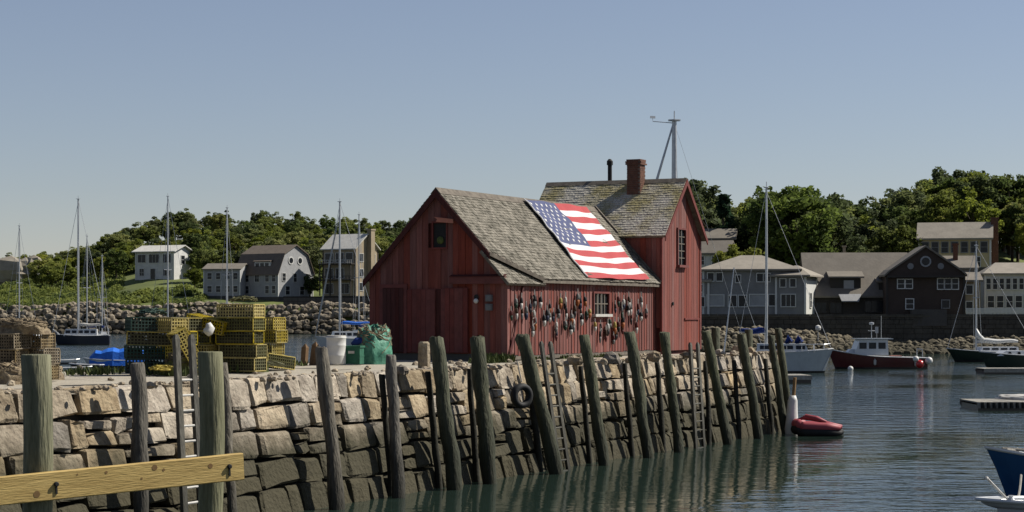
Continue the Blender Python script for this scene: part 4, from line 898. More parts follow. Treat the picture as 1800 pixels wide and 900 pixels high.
# brick chimney
cx, cy, cw = -1.55, YR - .32, .29; ch = empty('chimney', (cx, cy, 5.76)); ch.parent = SH
mb = MB(); mb.box(-cw + .015, cw - .015, -cw + .015, cw - .015, 0, 2.02); mb.build('mortar_core', mat('mortar', (.2, .17, .14), None, 5), ch)
mb = MB(); z = 0
for row in range(27):
    s = .05 if row in (24, 25) else (.0 if row < 26 else .02); o2 = row % 2 * .1; c2 = cw + s
    for side in range(4):
        n_ = 3
        for k_ in range(n_):
            a0 = -c2 + 2 * c2 * k_ / n_ + (.0 if row % 2 else .0) + .005; a1 = -c2 + 2 * c2 * (k_ + 1) / n_ - .005
            if row % 2: a0, a1 = (a0 + .1, min(a1 + .1, c2)) if k_ < n_ - 1 else (-c2, -c2 + .095)
            i0 = c2 - .04
            if side == 0: mb.box(a0, a1, -c2, -i0, z, z + .065)
            elif side == 1: mb.box(a0, a1, i0, c2, z, z + .065)
            elif side == 2: mb.box(-c2 + .001, -i0, max(a0, -i0), min(a1, i0), z, z + .065)
            else: mb.box(i0, c2 - .001, max(a0, -i0), min(a1, i0), z, z + .065)
    z += .076
tag(mb.build('bricks', M['brick'], ch, fix=False), kind='stuff')
# stove pipe behind the ridge
mb = MB(); xx = -3.1; mb.tube([(xx, YR + .6, 5.8), (xx, YR + .6, 7.75)], .09, 10); mb.lathe([(.13, 7.7), (.13, 7.86), (.05, 7.95)], (xx, YR + .6, 0), 10); mb.build('stove_pipe', M['black'], SH)

# ------------------------------------------------------------------ flag on the roof
FY0, FY1 = wy(915, xr_) , 0
def roofpt(y, s, h=0): # s = 0 ridge .. 1 eave
    return Vector((lerp(xr_, XE, s), y, lerp(zr_, ZE, s))) + nr * h
def ridge_y(px):
    lo, hi = 0, 14
    for _ in range(40):
        m2 = (lo + hi) / 2; p = P(11.37 + m2, -3.83 + xr_); q = 900 + F * p.x / p.y
        if q < px: lo = m2
        else: hi = m2
    return lo
fy0, fy1 = ridge_y(915), ridge_y(1027)
FL = empty('flag', P(11.37 + fy0, -3.83 + xr_, ZT + zr_), TH, 'large stars and stripes flag spread down the weathered shack roof', 'flag')
base = Vector((xr_, fy0, zr_))
def fp(a, b2, h=.0):  # a 0..1 along fly, b2 0..1 down the hoist
    y = lerp(fy0, fy1, a) - .25 * b2 + .05 * math.sin(b2 * 7); s = .025 + b2 * .95 + .030 * math.sin(a * PI * 1.0) * math.sin(b2 * PI * .9) * 1.3 + .007 * math.sin(a * 11 + b2 * 4)
    hh = .085 + .035 * math.sin(a * 11 + b2 * 4) + .018 * math.sin(b2 * 31 + a * 3) + .02 * math.sin(b2 * 13 - a * 17)
    return roofpt(y, s, hh + h) - base
A, Bn = 40, 13 * 4; V = [fp(i / A, j / Bn) for j in range(Bn + 1) for i in range(A + 1)]; mb = MB(); Fr = []; Mi = []
CA = .47
for j in range(Bn):
    st_ = j // 4
    for i in range(A):
        q = j * (A + 1) + i; Fr.append((q, q + 1, q + A + 2, q + A + 1)); Mi.append(2 if (i / A < CA and st_ < 7) else (0 if st_ % 2 == 0 else 1))
mb.v = [tuple(p) for p in V]; mb.f = Fr; mb.m = Mi
mb.build('cloth', [M['flag_red'], M['flag_white'], M['flag_blue']], FL, smooth=True, fix=False)
mb = MB()
for row in range(9):
    for col in range(6 if row % 2 == 0 else 5):
        a = CA * ((col * 2 + 1 + (row % 2)) / 12); b2 = (7 / 13) * ((row + 1) / 10); pts = []
        fw = (fy1 - fy0); hl = 4.1
        for k_ in range(10):
            r_ = .105 if k_ % 2 == 0 else .042; t_ = k_ * PI / 5; pts.append(fp(a + math.sin(t_) * r_ / fw, b2 - math.cos(t_) * r_ / hl, .006))
        c_ = fp(a, b2, .006); mb.add([c_] + pts, [(0, k_ + 1, (k_ + 1) % 10 + 1) for k_ in range(10)])
tag(mb.build('stars', M['flag_white'], FL, fix=False), kind='stuff')
mb = MB(); mb.tube([fp(0, j / 20, .02) for j in range(21)], .03, 5); mb.build('hoist_hem', M['flag_white'], FL)

# ------------------------------------------------------------------ buoys on the long wall
BC = {'black': (.018, .018, .02), 'dark green': (.02, .05, .03), 'dark red': (.11, .02, .018), 'navy blue': (.018, .025, .06), 'brown': (.075, .04, .022), 'white': (.62, .60, .55), 'orange': (.40, .12, .03), 'grey': (.20, .20, .19), 'yellow': (.42, .32, .08)}
BM = {k_: mat('buoy_' + k_.replace(' ', '_'), c_, None, 8, .7) for k_, c_ in BC.items()}
bmesh_c = {}
def buoy(px, py, c1, c2, L, r, label, tilt=0):
    x0 = .075 + r; y = wy(px, x0); z = wz(px, py, x0); p = P(11.37 + y, -3.83 + x0, ZT + z)
    o = empty('lobster_buoy', p, TH, label, 'buoy', 'lobster buoys hung on the shack wall'); o.rotation_euler = (tilt, 0, TH)
    key = (c1, c2, round(L, 2), round(r, 3))
    h = L / 2
    if key not in bmesh_c:
        a = MB(); a.lathe([(r * .45, h * .95), (r * .85, h * .75), (r, h * .35), (r, 0)], (0, 0, 0), 9); b2 = MB(); b2.lathe([(r, -.0), (r * .95, -h * .45), (r * .6, -h * .85), (r * .25, -h)], (0, 0, 0), 9); c_ = MB(); c_.tube([(0, 0, h * .95), (0, 0, h * 1.7)], .02, 5)
        bmesh_c[key] = (a.mesh('body', BM[c1], True), b2.mesh('band', BM[c2], True), c_.mesh('stick', M['white_old']))
    ms = bmesh_c[key]; link('body', ms[0], o); link('band', ms[1], o); link('stick', ms[2], o)
cp = [(150, 300), (105, 420), (158, 400), (205, 300), (212, 400), (222, 480), (262, 280), (252, 395), (335, 280), (395, 290), (330, 430), (345, 500), (318, 575), (430, 470), (460, 420), (487, 350), (484, 440), (520, 430), (550, 540), (552, 620), (592, 300), (572, 400), (640, 300), (650, 400), (640, 520), (645, 630), (702, 450), (722, 520), (695, 560), (732, 380), (762, 265), (785, 300), (835, 280), (792, 400), (800, 460), (850, 420), (850, 490), (935, 530), (990, 545), (985, 630), (1080, 500), (1060, 560), (1042, 620), (1130, 540), (1140, 610), (1118, 660), (1165, 280), (1135, 350), (1215, 310), (1200, 390), (1270, 290), (1262, 370), (1290, 360), (1292, 450), (1210, 490), (1205, 560), (1165, 530), (1360, 360), (1345, 450), (1392, 290), (1388, 430), (1425, 420), (1395, 530), (1388, 610), (1345, 540), (900 - 20, 400), (1440, 400), (292, 350)]
g = random.Random(77); cols = ['black', 'white', 'dark green', 'navy blue', 'brown', 'dark red', 'black', 'grey', 'grey', 'yellow']; c2s = ['white', 'white', 'black', 'dark green', 'dark red', 'black', 'orange', 'navy blue', 'grey']
rows_ = {}
cp.sort(); seen = {}
ordn = lambda n_: ['first', 'second', 'third', 'fourth', 'fifth', 'sixth', 'seventh', 'eighth', 'ninth', 'tenth', 'eleventh', 'twelfth'][n_] if n_ < 12 else str(n_ + 1) + 'th'
for (cx_, cy_) in cp:
    px, py = 880 + cx_ / 5.627, 480 + cy_ / 5.627
    if 1037 < px < 1071 and py < 562: continue
    if g.random() < .1: continue
    c1 = g.choice(cols); c2 = g.choice([q for q in c2s if q != c1]); row = 'upper' if cy_ < 345 else ('middle' if cy_ < 480 else 'lower'); side = 'left' if px < 1054 else 'right'
    k_ = (row, side); n_ = rows_.get(k_, 0); rows_[k_] = n_ + 1
    if px > 1120: lab = f'{c1} and {c2} buoy, {ordn(n_)} right of the small window in the {row} row'
    else: lab = f'{c1} and {c2} buoy, {ordn(n_)} ' + ('from the wall corner' if side == 'left' else 'right of the small window') + f' in the {row} row'
    buoy(px, py, c1, c2, g.choice([.36, .42, .48]), g.choice([.05, .06, .07]), lab, g.uniform(-.12, .12))
# oar leaning at the corner of the wall
p0 = Vector((.12, wy(893, .1) + .1, .15)); p1 = Vector((.08, wy(921, .1), 2.5)); q = P(11.37 + p0.y, -3.83 + p0.x, ZT + p0.z); oa = empty('oar', q, TH, 'long dark oar leaning on the left corner of the buoy wall', 'oar')
mb = MB(); mb.tube([(0, 0, 0), p1 - p0], .035, 6); mb.build('shaft', BM['dark red'], oa); mb = MB(); dd = (p1 - p0).normalized(); mb.prism([Vector((0, -.07, .0)), Vector((0, .07, 0)), dd * .7 + Vector((0, .08, 0)), dd * .7 + Vector((0, -.08, 0))], (.02, 0, 0)); mb.build('blade', BM['dark red'], oa)
# coil of pale rope hanging among the buoys
q = P(11.37 + wy(938, .12), -3.83 + .12, ZT + wz(938, 560)); rc = MB()
for k_ in range(40): pass
rc.tube([(0.02 * math.sin(k_ * 1.3), .07 * math.sin(k_ * .9), .9 - k_ * .035) for k_ in range(36)], .018, 5); o = rc.build('hanging_rope', M['rope']); o.location = q; o.rotation_euler = (0, 0, TH); tag(o, 'pale knotted rope hanging between buoys near the left of the wall', 'rope')

# ------------------------------------------------------------------ things on the pier
# lobster traps
def trap_mesh(m, L=1.12, Dp=.52, H=.34, sp=.085, wr=.013):
    mb = MB()
    def bar(a, b2):
        a, b2 = Vector(a), Vector(b2); mb.box(min(a.x, b2.x) - wr, max(a.x, b2.x) + wr, min(a.y, b2.y) - wr, max(a.y, b2.y) + wr, min(a.z, b2.z) - wr, max(a.z, b2.z) + wr)
    nx = round(L / sp); ny = round(Dp / sp); nz_ = round(H / sp)
    for i in range(nx + 1):
        x = -L / 2 + L * i / nx
        for y in (-Dp / 2, Dp / 2): bar((x, y, 0), (x, y, H))
        bar((x, -Dp / 2, H), (x, Dp / 2, H))
    for j in range(1, ny):
        y = -Dp / 2 + Dp * j / ny; bar((-L / 2, y, H), (L / 2, y, H))
        for x in (-L / 2, L / 2): bar((x, y, 0), (x, y, H))
    for k_ in range(nz_ + 1):
        z = H * k_ / nz_
        for y in (-Dp / 2, Dp / 2): bar((-L / 2, y, z), (L / 2, y, z))
        for x in (-L / 2, L / 2): bar((x, -Dp / 2, z), (x, Dp / 2, z))
    return mb.mesh('wire_cage', m)
def trap_frame(m):
    mb = MB(); L, Dp, H, t_ = 1.14, .54, .34, .024
    for y in (-Dp / 2, Dp / 2):
        for z in (0, H): mb.box(-L / 2, L / 2, y - t_ / 2, y + t_ / 2, z - t_ / 2, z + t_ / 2)
    for x in (-L / 2, L / 2):
        for z in (0, H): mb.box(x - t_ / 2, x + t_ / 2, -Dp / 2 + t_, Dp / 2 - t_, z - t_ / 2 + .001, z + t_ / 2 + .001)
        for y in (-Dp / 2, Dp / 2): mb.box(x - t_ / 2 - .001, x + t_ / 2 + .001, y - t_ / 2 - .001, y + t_ / 2 + .001, t_, H - t_)
    return mb.mesh('frame', m)
def trap_inner():
    mb = MB(); mb.add([(-.5, -.25, .04), (-.15, -.06, .1), (-.15, .06, .1), (-.5, .25, .04), (-.5, -.25, .3), (-.15, -.06, .22), (-.15, .06, .22), (-.5, .25, .3)], [(0, 1, 5, 4), (3, 7, 6, 2), (4, 5, 6, 7), (0, 3, 2, 1)])
    mb.box(-.02, .0, -.24, .24, .02, .32); mb.add([(.05, -.24, .3), (.5, -.24, .12), (.5, .24, .12), (.05, .24, .3)], [(0, 1, 2, 3)])
    mb.add([(-.55, -.255, .02), (.55, -.255, .02), (.55, -.255, .14), (-.55, -.255, .14)], [(0, 1, 2, 3)])
    return mb.mesh('netting', M['net_dark'])
M['rust_wire'] = mat('weathered_wire', (.30, .235, .14), (.11, .08, .045), 5, .9, vary=.25)
TC = {'brown': (trap_mesh(M['rust_wire'], sp=.075, wr=.013), trap_frame(M['rust_wire'])), 'yellow': (trap_mesh(M['yellow']), trap_frame(M['yellow'])), 'olive': (trap_mesh(M['olive']), trap_frame(M['yellow'])), 'green': (trap_mesh(M['teal']), trap_frame(M['teal']))}
TI = trap_inner()
def brickm(): b2 = MB(); b2.box(-.1, .1, -.2, -.1, .02, .08); return b2.mesh('ballast_brick', M['brick'])
TBk = brickm()
def trap(px, py, w_, k_, rz, col, label, tx=0, ty_=0):
    t_ = T(px, w_) + rnd.uniform(-.05, .05); p = P(t_, w_ + rnd.uniform(-.06, .06), k_); rz += rnd.uniform(-.09, .09); o = empty('lobster_trap', p, rz, label, 'lobster trap', 'wire lobster traps stacked on the pier'); o.rotation_euler = (tx, ty_, rz)
    link('wire_cage', TC[col][0], o); link('frame', TC[col][1], o); link('netting', TI, o); link('ballast_brick', TBk, o)
# right stack
ords = ['bottom', 'second', 'third', 'fourth', 'fifth']; H0 = .355
for k_ in range(5):
    trap(425, 0, -4.3, ZT + .02 + k_ * H0, R(-28) + rnd.uniform(-.06, .06), ['olive', 'olive', 'olive', 'olive', 'yellow'][k_], f'{"yellow" if k_ == 4 else "olive"} wire lobster trap, {ords[k_] if k_ < 4 else "top"} in the front column of the right stack')
for k_ in range(4):
    trap(463, 0, -5.6, ZT + .02 + k_ * H0, R(-30) + rnd.uniform(-.08, .08), 'yellow', f'yellow wire lobster trap, {ords[k_] if k_ < 3 else "top"} in the rear column of the right stack')
for k_ in range(4): trap(398, 0, -5.0, ZT + .02 + k_ * H0, R(-24) + rnd.uniform(-.08, .08), ['olive', 'olive', 'green', 'olive'][k_], f'{["olive", "olive", "green", "olive"][k_]} wire lobster trap, {ords[k_] if k_ < 3 else "top"} of the left column of the right stack')
# left stack, untidy
LS = [(300, -5.0, 0, -20, 'olive', 'olive lobster trap at the bottom right of the left heap'), (300, -5.0, 1, -32, 'yellow', 'yellow lobster trap second up at the right of the left heap'), (302, -5.0, 2, -15, 'olive', 'olive lobster trap third up at the right of the left heap'), (296, -5.0, 3, -38, 'yellow', 'yellow lobster trap topping the right of the left heap'),
      (262, -5.4, 0, 12, 'green', 'dark green lobster trap at the bottom left of the left heap'), (262, -5.4, 1, 22, 'green', 'dark green lobster trap second up at the left of the left heap'), (262, -5.4, 2, 8, 'olive', 'olive lobster trap third up at the left of the left heap'), (266, -5.4, 3, 30, 'green', 'dark green lobster trap on top of the left end of the left heap'),
      (345, -5.6, 0, -22, 'olive', 'olive lobster trap at the bottom between the two stacks'), (343, -5.6, 1, -30, 'yellow', 'yellow lobster trap second up between the two stacks'), (346, -5.6, 2, -18, 'olive', 'olive lobster trap third up between the two stacks'), (366, -5.2, 3, -26, 'yellow', 'tilted yellow lobster trap bridging the two stacks'),
      (330, -5.6, 3, 40, 'olive', 'olive lobster trap lying crosswise on top between the stacks')]
for i, (px, w_, k_, rz, col, lab) in enumerate(LS): trap(px, 0, w_, ZT + .02 + k_ * H0, R(rz), col, lab, rnd.uniform(-.04, .04), rnd.uniform(-.05, .05) + (.22 if i == 11 else 0))
mb = MB(); mb.tube([(0, 0, 0), (.05, 0, .06), (.1, .05, .16), (.06, .0, .24), (0, 0, .26)], [.1, .14, .13, .1, .03], 8); o = mb.build('bait_jug', M['white'], smooth=True); o.location = P(T(362, -4.6), -4.6, ZT + 1.0); tag(o, 'small white plastic jug tucked among the yellow traps', 'jug')
# net heap at the far left
def heap(name, m, c, sx, sy, sz, label, cat, seed, strands=0, sm=True, rug=.18):
    r_ = empty(name, c, TH, label, cat); V = []; Fc = []; n1, n2 = 22, 36
    pts = []
    for i in range(n1 + 1):
        ph = PI / 2 * i / n1
        for j in range(n2):
            a = 2 * PI * j / n2; k_ = 1 + rug * nz(math.cos(a) * 2 + seed, math.sin(a) * 2, ph * 2) + rug * .5 * nz(math.cos(a) * 5 + seed, math.sin(a) * 5, ph * 5)
            V.append((math.cos(a) * sx * k_ * math.sin(ph) ** .55, math.sin(a) * sy * k_ * math.sin(ph) ** .55, sz * k_ * math.cos(ph) ** .7 if i < n1 else -.03))
    for i in range(n1):
        for j in range(n2): Fc.append((i * n2 + j, i * n2 + (j + 1) % n2, (i + 1) * n2 + (j + 1) % n2, (i + 1) * n2 + j))
    mb = MB(); mb.add(V, Fc); mb.build('heap_body', m, r_, smooth=sm)
    if strands:
        g2 = random.Random(seed); mb = MB()
        for k_ in range(strands):
            i0, j0 = g2.randint(1, 5), g2.randint(0, n2 - 1); dj = g2.choice((-1, 1)); path = []
            for s in range(g2.randint(8, 16)):
                i_ = min(n1, i0 + s); v = Vector(V[i_ * n2 + (j0 + dj * s) % n2]); path.append(v * 1.01 + Vector((0, 0, .01)))
            mb.tube(path, .014, 4, False)
        tag(mb.build('net_strands', M['net'], r_, fix=False), kind='stuff')
    return r_
for i, (px, w_, k_, rz, lab) in enumerate([(55, -4.6, 0, -24, 'weathered brown lobster trap at the bottom right of the far left stack'), (57, -4.6, 1, -30, 'weathered brown lobster trap second up at the right of the far left stack'), (50, -4.6, 2, -20, 'weathered brown lobster trap third up at the right of the far left stack'), (2, -4.9, 0, -26, 'weathered brown lobster trap at the bottom left of the far left stack'), (0, -4.9, 1, -18, 'weathered brown lobster trap second up at the left of the far left stack'), (4, -4.9, 2, -32, 'weathered brown lobster trap third up at the left of the far left stack')]):
    trap(px, 0, w_, ZT + .02 + k_ * H0, R(rz), 'brown', lab, rnd.uniform(-.04, .04), rnd.uniform(-.05, .05))
heap('net_bundle', M['net'], P(T(34, -4.7), -4.7, ZT + 3 * H0 + .02), .72, .55, .30, 'tan bundle of old fishing net lying on the far left trap stack', 'net', 4, 60, rug=.25)
for i, (px, w_, dz_, sx_) in enumerate([(20, -4.2, 0, .5), (80, -5.2, 0, .4)]): heap('net_pile', M['net'], P(T(px, w_), w_, ZT - .04), sx_, sx_, .42, ['low brown net pile in front of the far left trap stack', 'low brown net pile behind the right end of the far left traps'][i], 'net', 9 + i, 30, rug=.25)
g = random.Random(31)
for i, (px, w_, z_, m_, lab) in enumerate([(285, -4.5, ZT + .05, 'yellow', 'tangle of yellow rope on the gravel before the left trap heap'), (352, -4.3, ZT + .05, 'rope', 'tangle of pale rope on the gravel between the trap stacks'), (268, -5.4, ZT + 4 * H0 + .05, 'teal', 'green rope tangle lying on top of the left trap heap'), (430, -4.3, ZT + 5 * H0 + .04, 'olive', 'olive rope tangle lying on top of the right trap stack'), (476, -4.2, ZT + .05, 'olive', 'olive rope tangle on the gravel right of the trap stacks')]):
    mb = MB(); pts = []
    for k_ in range(70): a = k_ * .62 + g.uniform(-.3, .3); q = g.uniform(.12, .42); pts.append((math.cos(a) * q, math.sin(a) * q * .8, .04 + .16 * (1 - q / .42) + g.uniform(0, .06)))
    mb.tube(pts, .018, 4, False); o = mb.build('rope_tangle', M[m_], fix=False); o.location = P(T(px, w_), w_, z_); tag(o, lab, 'rope')
for px, w_, rz, ty2, col, lab in [(320, -4.3, 30, 1.05, 'yellow', 'yellow lobster trap stood on end against the front of the left heap'), (478, -4.7, 60, .12, 'olive', 'olive lobster trap lying crosswise at the right foot of the right stack')]:
    trap(px, 0, w_, ZT + (.05 if ty2 < .5 else .52), R(rz), col, lab, 0, ty2)
# white barrel, green tarp heap, crate, stakes, bollard
heap('yellow_net_pile', M['olive'], P(T(322, -4.4), -4.4, ZT - .04), .5, .4, .55, 'low olive net and rope pile in front of the left trap heap', 'net', 27, 50, rug=.3)
def barrel(px, w_, wd, hgt):
    t_ = T(px, w_); p = P(t_, w_, ZT - .02); r_ = wd / 2 * p.y / F; o = empty('white_barrel', p, 0, 'tall white plastic barrel standing left of the green tarp', 'barrel')
    mb = MB(); mb.lathe([(r_ * .93, 0), (r_, .05), (r_, hgt * .3), (r_ * 1.03, hgt * .33), (r_, hgt * .36), (r_, hgt * .66), (r_ * 1.03, hgt * .69), (r_, hgt * .72), (r_ * 1.02, hgt * .93), (r_ * 1.06, hgt * .95), (r_ * 1.06, hgt), (r_ * .95, hgt)], (0, 0, 0), 20); mb.build('drum', M['white'], o, smooth=True)
    mb = MB(); mb.lathe([(r_ * 1.0, hgt + .001), (r_ * 1.0, hgt + .035), (r_ * .9, hgt + .04)], (0, 0, 0), 20); mb.build('lid', M['white_old'], o)
barrel(591, -6.2, 34, .86)
heap('tarp_heap', M['green_tarp'], P(T(657, -6.0), -6.0, ZT - .02), .55, .7, 1.13, 'gear heap under a bright green tarp left of the shack door', 'tarp', 14, 45, rug=.24)
p = P(T(622, -5.8), -5.8, ZT); o = empty('fish_crate', p, R(-15), 'dark green plastic crate between the barrel and the tarp', 'crate')
mb = MB(); mb.box(-.26, .26, -.2, .2, 0, .5); mb.box(-.29, .29, -.23, .23, .5, .56); mb.box(-.27, .27, -.21, .21, .22, .26); mb.build('body', M['green_box'], o); mb = MB(); mb.box(-.1, .1, -.245, -.235, .32, .4); mb.build('handle', M['white_old'], o)
p = P(T(629, -6.2), -6.2, ZT + .56); mb = MB(); mb.tube([(-.2, 0, .03), (-.05, 0, .12), (.12, .05, .14), (.22, 0, .02)], [.05, .12, .12, .04], 9); o = mb.build('blue_bag', M['navy'], smooth=True); o.location = p; tag(o, 'crumpled blue bag lying behind the green crate', 'bag')
for i, (px, wd, lean, h_) in enumerate([(534, 9, .08, .72), (549, 10, .16, .78)]):
    p = P(T(px, -6.8), -6.8, ZT - .1); mb = MB(); mb.box(-.08, .08, -.08, .08, 0, h_ - .1); mb.add([(-.08, -.08, h_ - .1), (.08, -.08, h_ - .1), (.08, .08, h_ - .1), (-.08, .08, h_ - .1), (0, 0, h_ + .02)], [(0, 1, 4), (1, 2, 4), (2, 3, 4), (3, 0, 4)])
    o = mb.build('stake', mat('brown_stake', (.20, .12, .06), None, 5, .9, .01)); o.location = p; o.rotation_euler = (0, lean, TH); tag(o, ['brown wooden stake on the pier, farther from the white barrel', 'brown wooden stake on the pier, nearer the white barrel'][i], 'stake', 'pair of brown stakes by the barrel')
p = P(T(745, -2.2), -2.2, ZT - .1); V, Fc = None, None; mb = MB(); mb.tube([(0, 0, 0), (0, 0, .4), (0, 0, .78), (0, 0, .83)], [.19, .185, .17, .12], 7); o = mb.build('granite_bollard', M['stone']); o.location = p; tag(o, 'short tan granite bollard before the dark barn doors', 'bollard')

# ------------------------------------------------------------------ boats
def hull(L, B, fb, fm, fs, dr=.5, tw=.75, rake=.12, n=18):
    """stern at -L/2, bow at +L/2; returns rows of half sections"""
    rows = []
    for i in range(n + 1):
        s = i / n
        sh = lerp(tw, 1, math.sin(min(1, s / .45) * PI / 2)) if s < .45 else max(0.0, (1 - ((s - .45) / .55) ** 2.1)) ** .85
        z = lerp(fs, fm, min(1, s / .4)) if s < .4 else lerp(fm, fb, ((s - .4) / .6) ** 1.7)
        hb = max(.015, B / 2 * sh); x = -L / 2 + L * s; rk = rake * L * max(0, (s - .6) / .4) ** 2
        low = max(.01, hb * (.9 - .35 * max(0, (s - .5) / .5)))
        rows.append([(x - rk, 0, -dr * (1 - .7 * max(0, (s - .6) / .4) ** 2)), (x - rk, low * .75, -dr * .7), (x - rk * .75, low, .0), (x - rk * .68, lerp(low, hb, .12), .16), (x - rk * .35, lerp(low, hb, .65), z * .6), (x, hb, z)])
    return rows
def boat(name, label, x, y, rz, L, B, fb, fm, fs, hullm, deckm='hull_white', stripe='boot', dr=.5, tw=.75, cat='boat', group=None, cockpit=True, rub='hull_white'):
    o = empty(name, (x, y, 0), rz, label, cat, group); rows = hull(L, B, fb, fm, fs, dr, tw)
    def strip(k0, k1, nm, m, par, out=0.):
        mb = MB(); n = len(rows)
        for sgn in (-1, 1):
            V = []; Fc = []; kk = k1 - k0 + 1
            for r_ in rows:
                for k_ in range(k0, k1 + 1): V.append((r_[k_][0], sgn * (r_[k_][1] + out), r_[k_][2]))
            for i in range(n - 1):
                for k_ in range(kk - 1): a = i * kk + k_; q = (a, a + 1, a + kk + 1, a + kk); Fc.append(q if sgn > 0 else q[::-1])
            mb.add(V, Fc)
        r0 = rows[0]; V = [(r0[k_][0], r0[k_][1], r0[k_][2]) for k_ in range(k0, k1 + 1)] + [(r0[k_][0], -r0[k_][1], r0[k_][2]) for k_ in range(k1, k0 - 1, -1)]
        mb.add(V, [tuple(range(len(V)))]); return mb.build(nm, M[m], par, smooth=False)
    h = strip(3, 5, 'hull', hullm, o); strip(0, 3, 'bottom_paint', stripe, o)
    # deck slightly below the sheer, with a rub rail above
    mb = MB(); V = []; Fc = []
    for r_ in rows: V += [(r_[5][0] - .02, r_[5][1] * .97, r_[5][2] - .06), (r_[5][0] - .02, -r_[5][1] * .97, r_[5][2] - .06)]
    for i in range(len(rows) - 1): Fc.append((2 * i, 2 * i + 1, 2 * i + 3, 2 * i + 2))
    mb.add(V, Fc); mb.build('deck', M[deckm], o)
    mb = MB()
    for sgn in (-1, 1): mb.tube([(r_[5][0], sgn * r_[5][1], r_[5][2]) for r_ in rows], .045, 5)
    mb.tube([(rows[0][5][0], -rows[0][5][1], rows[0][5][2]), (rows[0][5][0], rows[0][5][1], rows[0][5][2])], .045, 5); mb.build('gunwale', M[rub], o)
    return o, rows
def cabin(o, x0, x1, hw, z0, z1, taper=.85, m='hull_white', win=True, slope_=.3):
    V = [(x0, -hw, z0), (x1, -hw, z0), (x1, hw, z0), (x0, hw, z0), (x0 + .05, -hw * taper, z1), (x1 - slope_, -hw * taper, z1), (x1 - slope_, hw * taper, z1), (x0 + .05, hw * taper, z1)]
    mb = MB(); mb.add(V, [(0, 3, 2, 1), (4, 5, 6, 7), (0, 1, 5, 4), (1, 2, 6, 5), (2, 3, 7, 6), (3, 0, 4, 7)]); c_ = mb.build('cabin', M[m], o)
    if win:
        n_ = max(2, int((x1 - x0) / .9)); hh = z1 - z0
        for sgn in (-1, 1):
            for i in range(n_):
                a0 = lerp(x0 + .15, x1 - slope_ * .7, (i + .12) / n_); a1 = lerp(x0 + .15, x1 - slope_ * .7, (i + .88) / n_); ya = sgn * (lerp(hw, hw * taper, .4) + .012); yb = sgn * (lerp(hw, hw * taper, .8) + .012)
                mb = MB(); mb.add([(a0, ya, z0 + hh * .4), (a1, ya, z0 + hh * .4), (a1, yb, z0 + hh * .8), (a0, yb, z0 + hh * .8)], [(0, 1, 2, 3)]); mb.build('window', M['glass_sky'], c_)
    return c_
def rig(o, x, zd, top, rad, L, fb, fs, spreads=(.5,), boomz=1.2, boomL=None, cover='navy', jib=None, stays=True, hb=1.2, sr=.02):
    mb = MB(); mb.tube([(x, 0, 0), (x, 0, top * .6), (x, 0, top)], [rad, rad, rad * .75], 8); mb.lathe([(rad * 2.2, top), (rad * 2.2, top + .06), (.03, top + .1), (.03, top + .5)], (x, 0, 0), 6); ms = mb.build('mast', M['metal'], o)
    mb = MB()
    for s in spreads: mb.tube([(x, -hb * .75, top * s + .05), (x, 0, top * s), (x, hb * .75, top * s + .05)], rad * .45, 5)
    mb.build('spreader', M['metal'], ms)
    if stays:
        mb = MB(); mb.tube([(L / 2 - .1, 0, fb), (x, 0, top * .98)], sr, 4); mb.tube([(-L / 2 + .1, 0, fs), (x, 0, top)], sr, 4)
        for sg in (-1, 1):
            p = [(x - .2, sg * hb, zd)] + [(x, sg * hb * .75, top * s + .05) for s in spreads] + [(x, 0, top * .97)]; mb.tube(p, sr * .8, 4)
        mb.build('rigging', M['metal'], o)
    if boomL:
        mb = MB(); mb.tube([(x, 0, zd + boomz), (x - boomL, 0, zd + boomz + .1)], .07, 6); bo = mb.build('boom', M['metal'], o)
        mb = MB(); mb.tube([(x - boomL * s, 0, zd + boomz + .18 + .05 * math.sin(s * 9)) for s in [i / 8 for i in range(9)]], [.06, .24, .26, .24, .22, .2, .17, .14, .06], 8); mb.build('sail_cover', M[cover], bo, smooth=True)
    if jib: mb = MB(); a = Vector((L / 2 - .1, 0, fb + .3)); b2 = Vector((x, 0, top * .93)); mb.tube([a.lerp(b2, i / 6) for i in range(7)], [.05, .13, .12, .11, .09, .07, .04], 6); mb.build('furled_jib', M[jib], o)
    return ms
# left harbour
d = Dw(606)
o, _ = boat('sailboat', 'dark hulled sailboat with white cabin moored before the breakwater', X(142, d), d, PI + .12, 9.0, 2.8, 1.75, 1.45, 1.5, 'hull_navy', group=None, cat='sailboat')
cabin(o, -2.6, 2.6, 1.0, 1.4, 2.5); rig(o, .4, 1.5, Z(350, d), .16, 9, 1.75, 1.5, (.45, .7), 1.5, 3.6, 'white_old', sr=.03)
mb = MB(); mb.tube([(-4.3, -1.1, 1.5), (-4.3, -1.1, 2.5), (-4.3, 1.1, 2.5), (-4.3, 1.1, 1.5)], .05, 5, False); mb.tube([(3.3, -.8, 1.6), (4.4, 0, 2.5), (3.3, .8, 1.6)], .05, 5, False); mb.build('pulpit_rail', M['metal'], o)
def far_sail(px, top, py_w, L, tilt, hullm, label, lean_to=None, **kw):
    d = Dw(py_w); o, _ = boat('sailboat', label, X(px, d), d, PI * .5 + tilt, L, L * .3, L * .2, L * .15, L * .15, hullm, cat='sailboat'); cabin(o, -L * .25, L * .25, L * .1, L * .13, L * .24)
    rig(o, L * .05, L * .15, Z(top, d), .13, L, L * .2, L * .15, (.5,), 1.3, L * .38, **kw); return o
far_sail(37, 397, 598, 8, 1.2, 'hull_white', 'white sailboat with the leftmost mast, by the far breakwater', sr=.03)
far_sail(155, 415, 597, 7, .9, 'hull_white', 'small sailboat with short mast just right of the tall pair', sr=.03)
far_sail(180, 450, 596, 6, .4, 'hull_navy', 'smallest sailboat with a faint short mast left of the trap stacks', sr=.03)
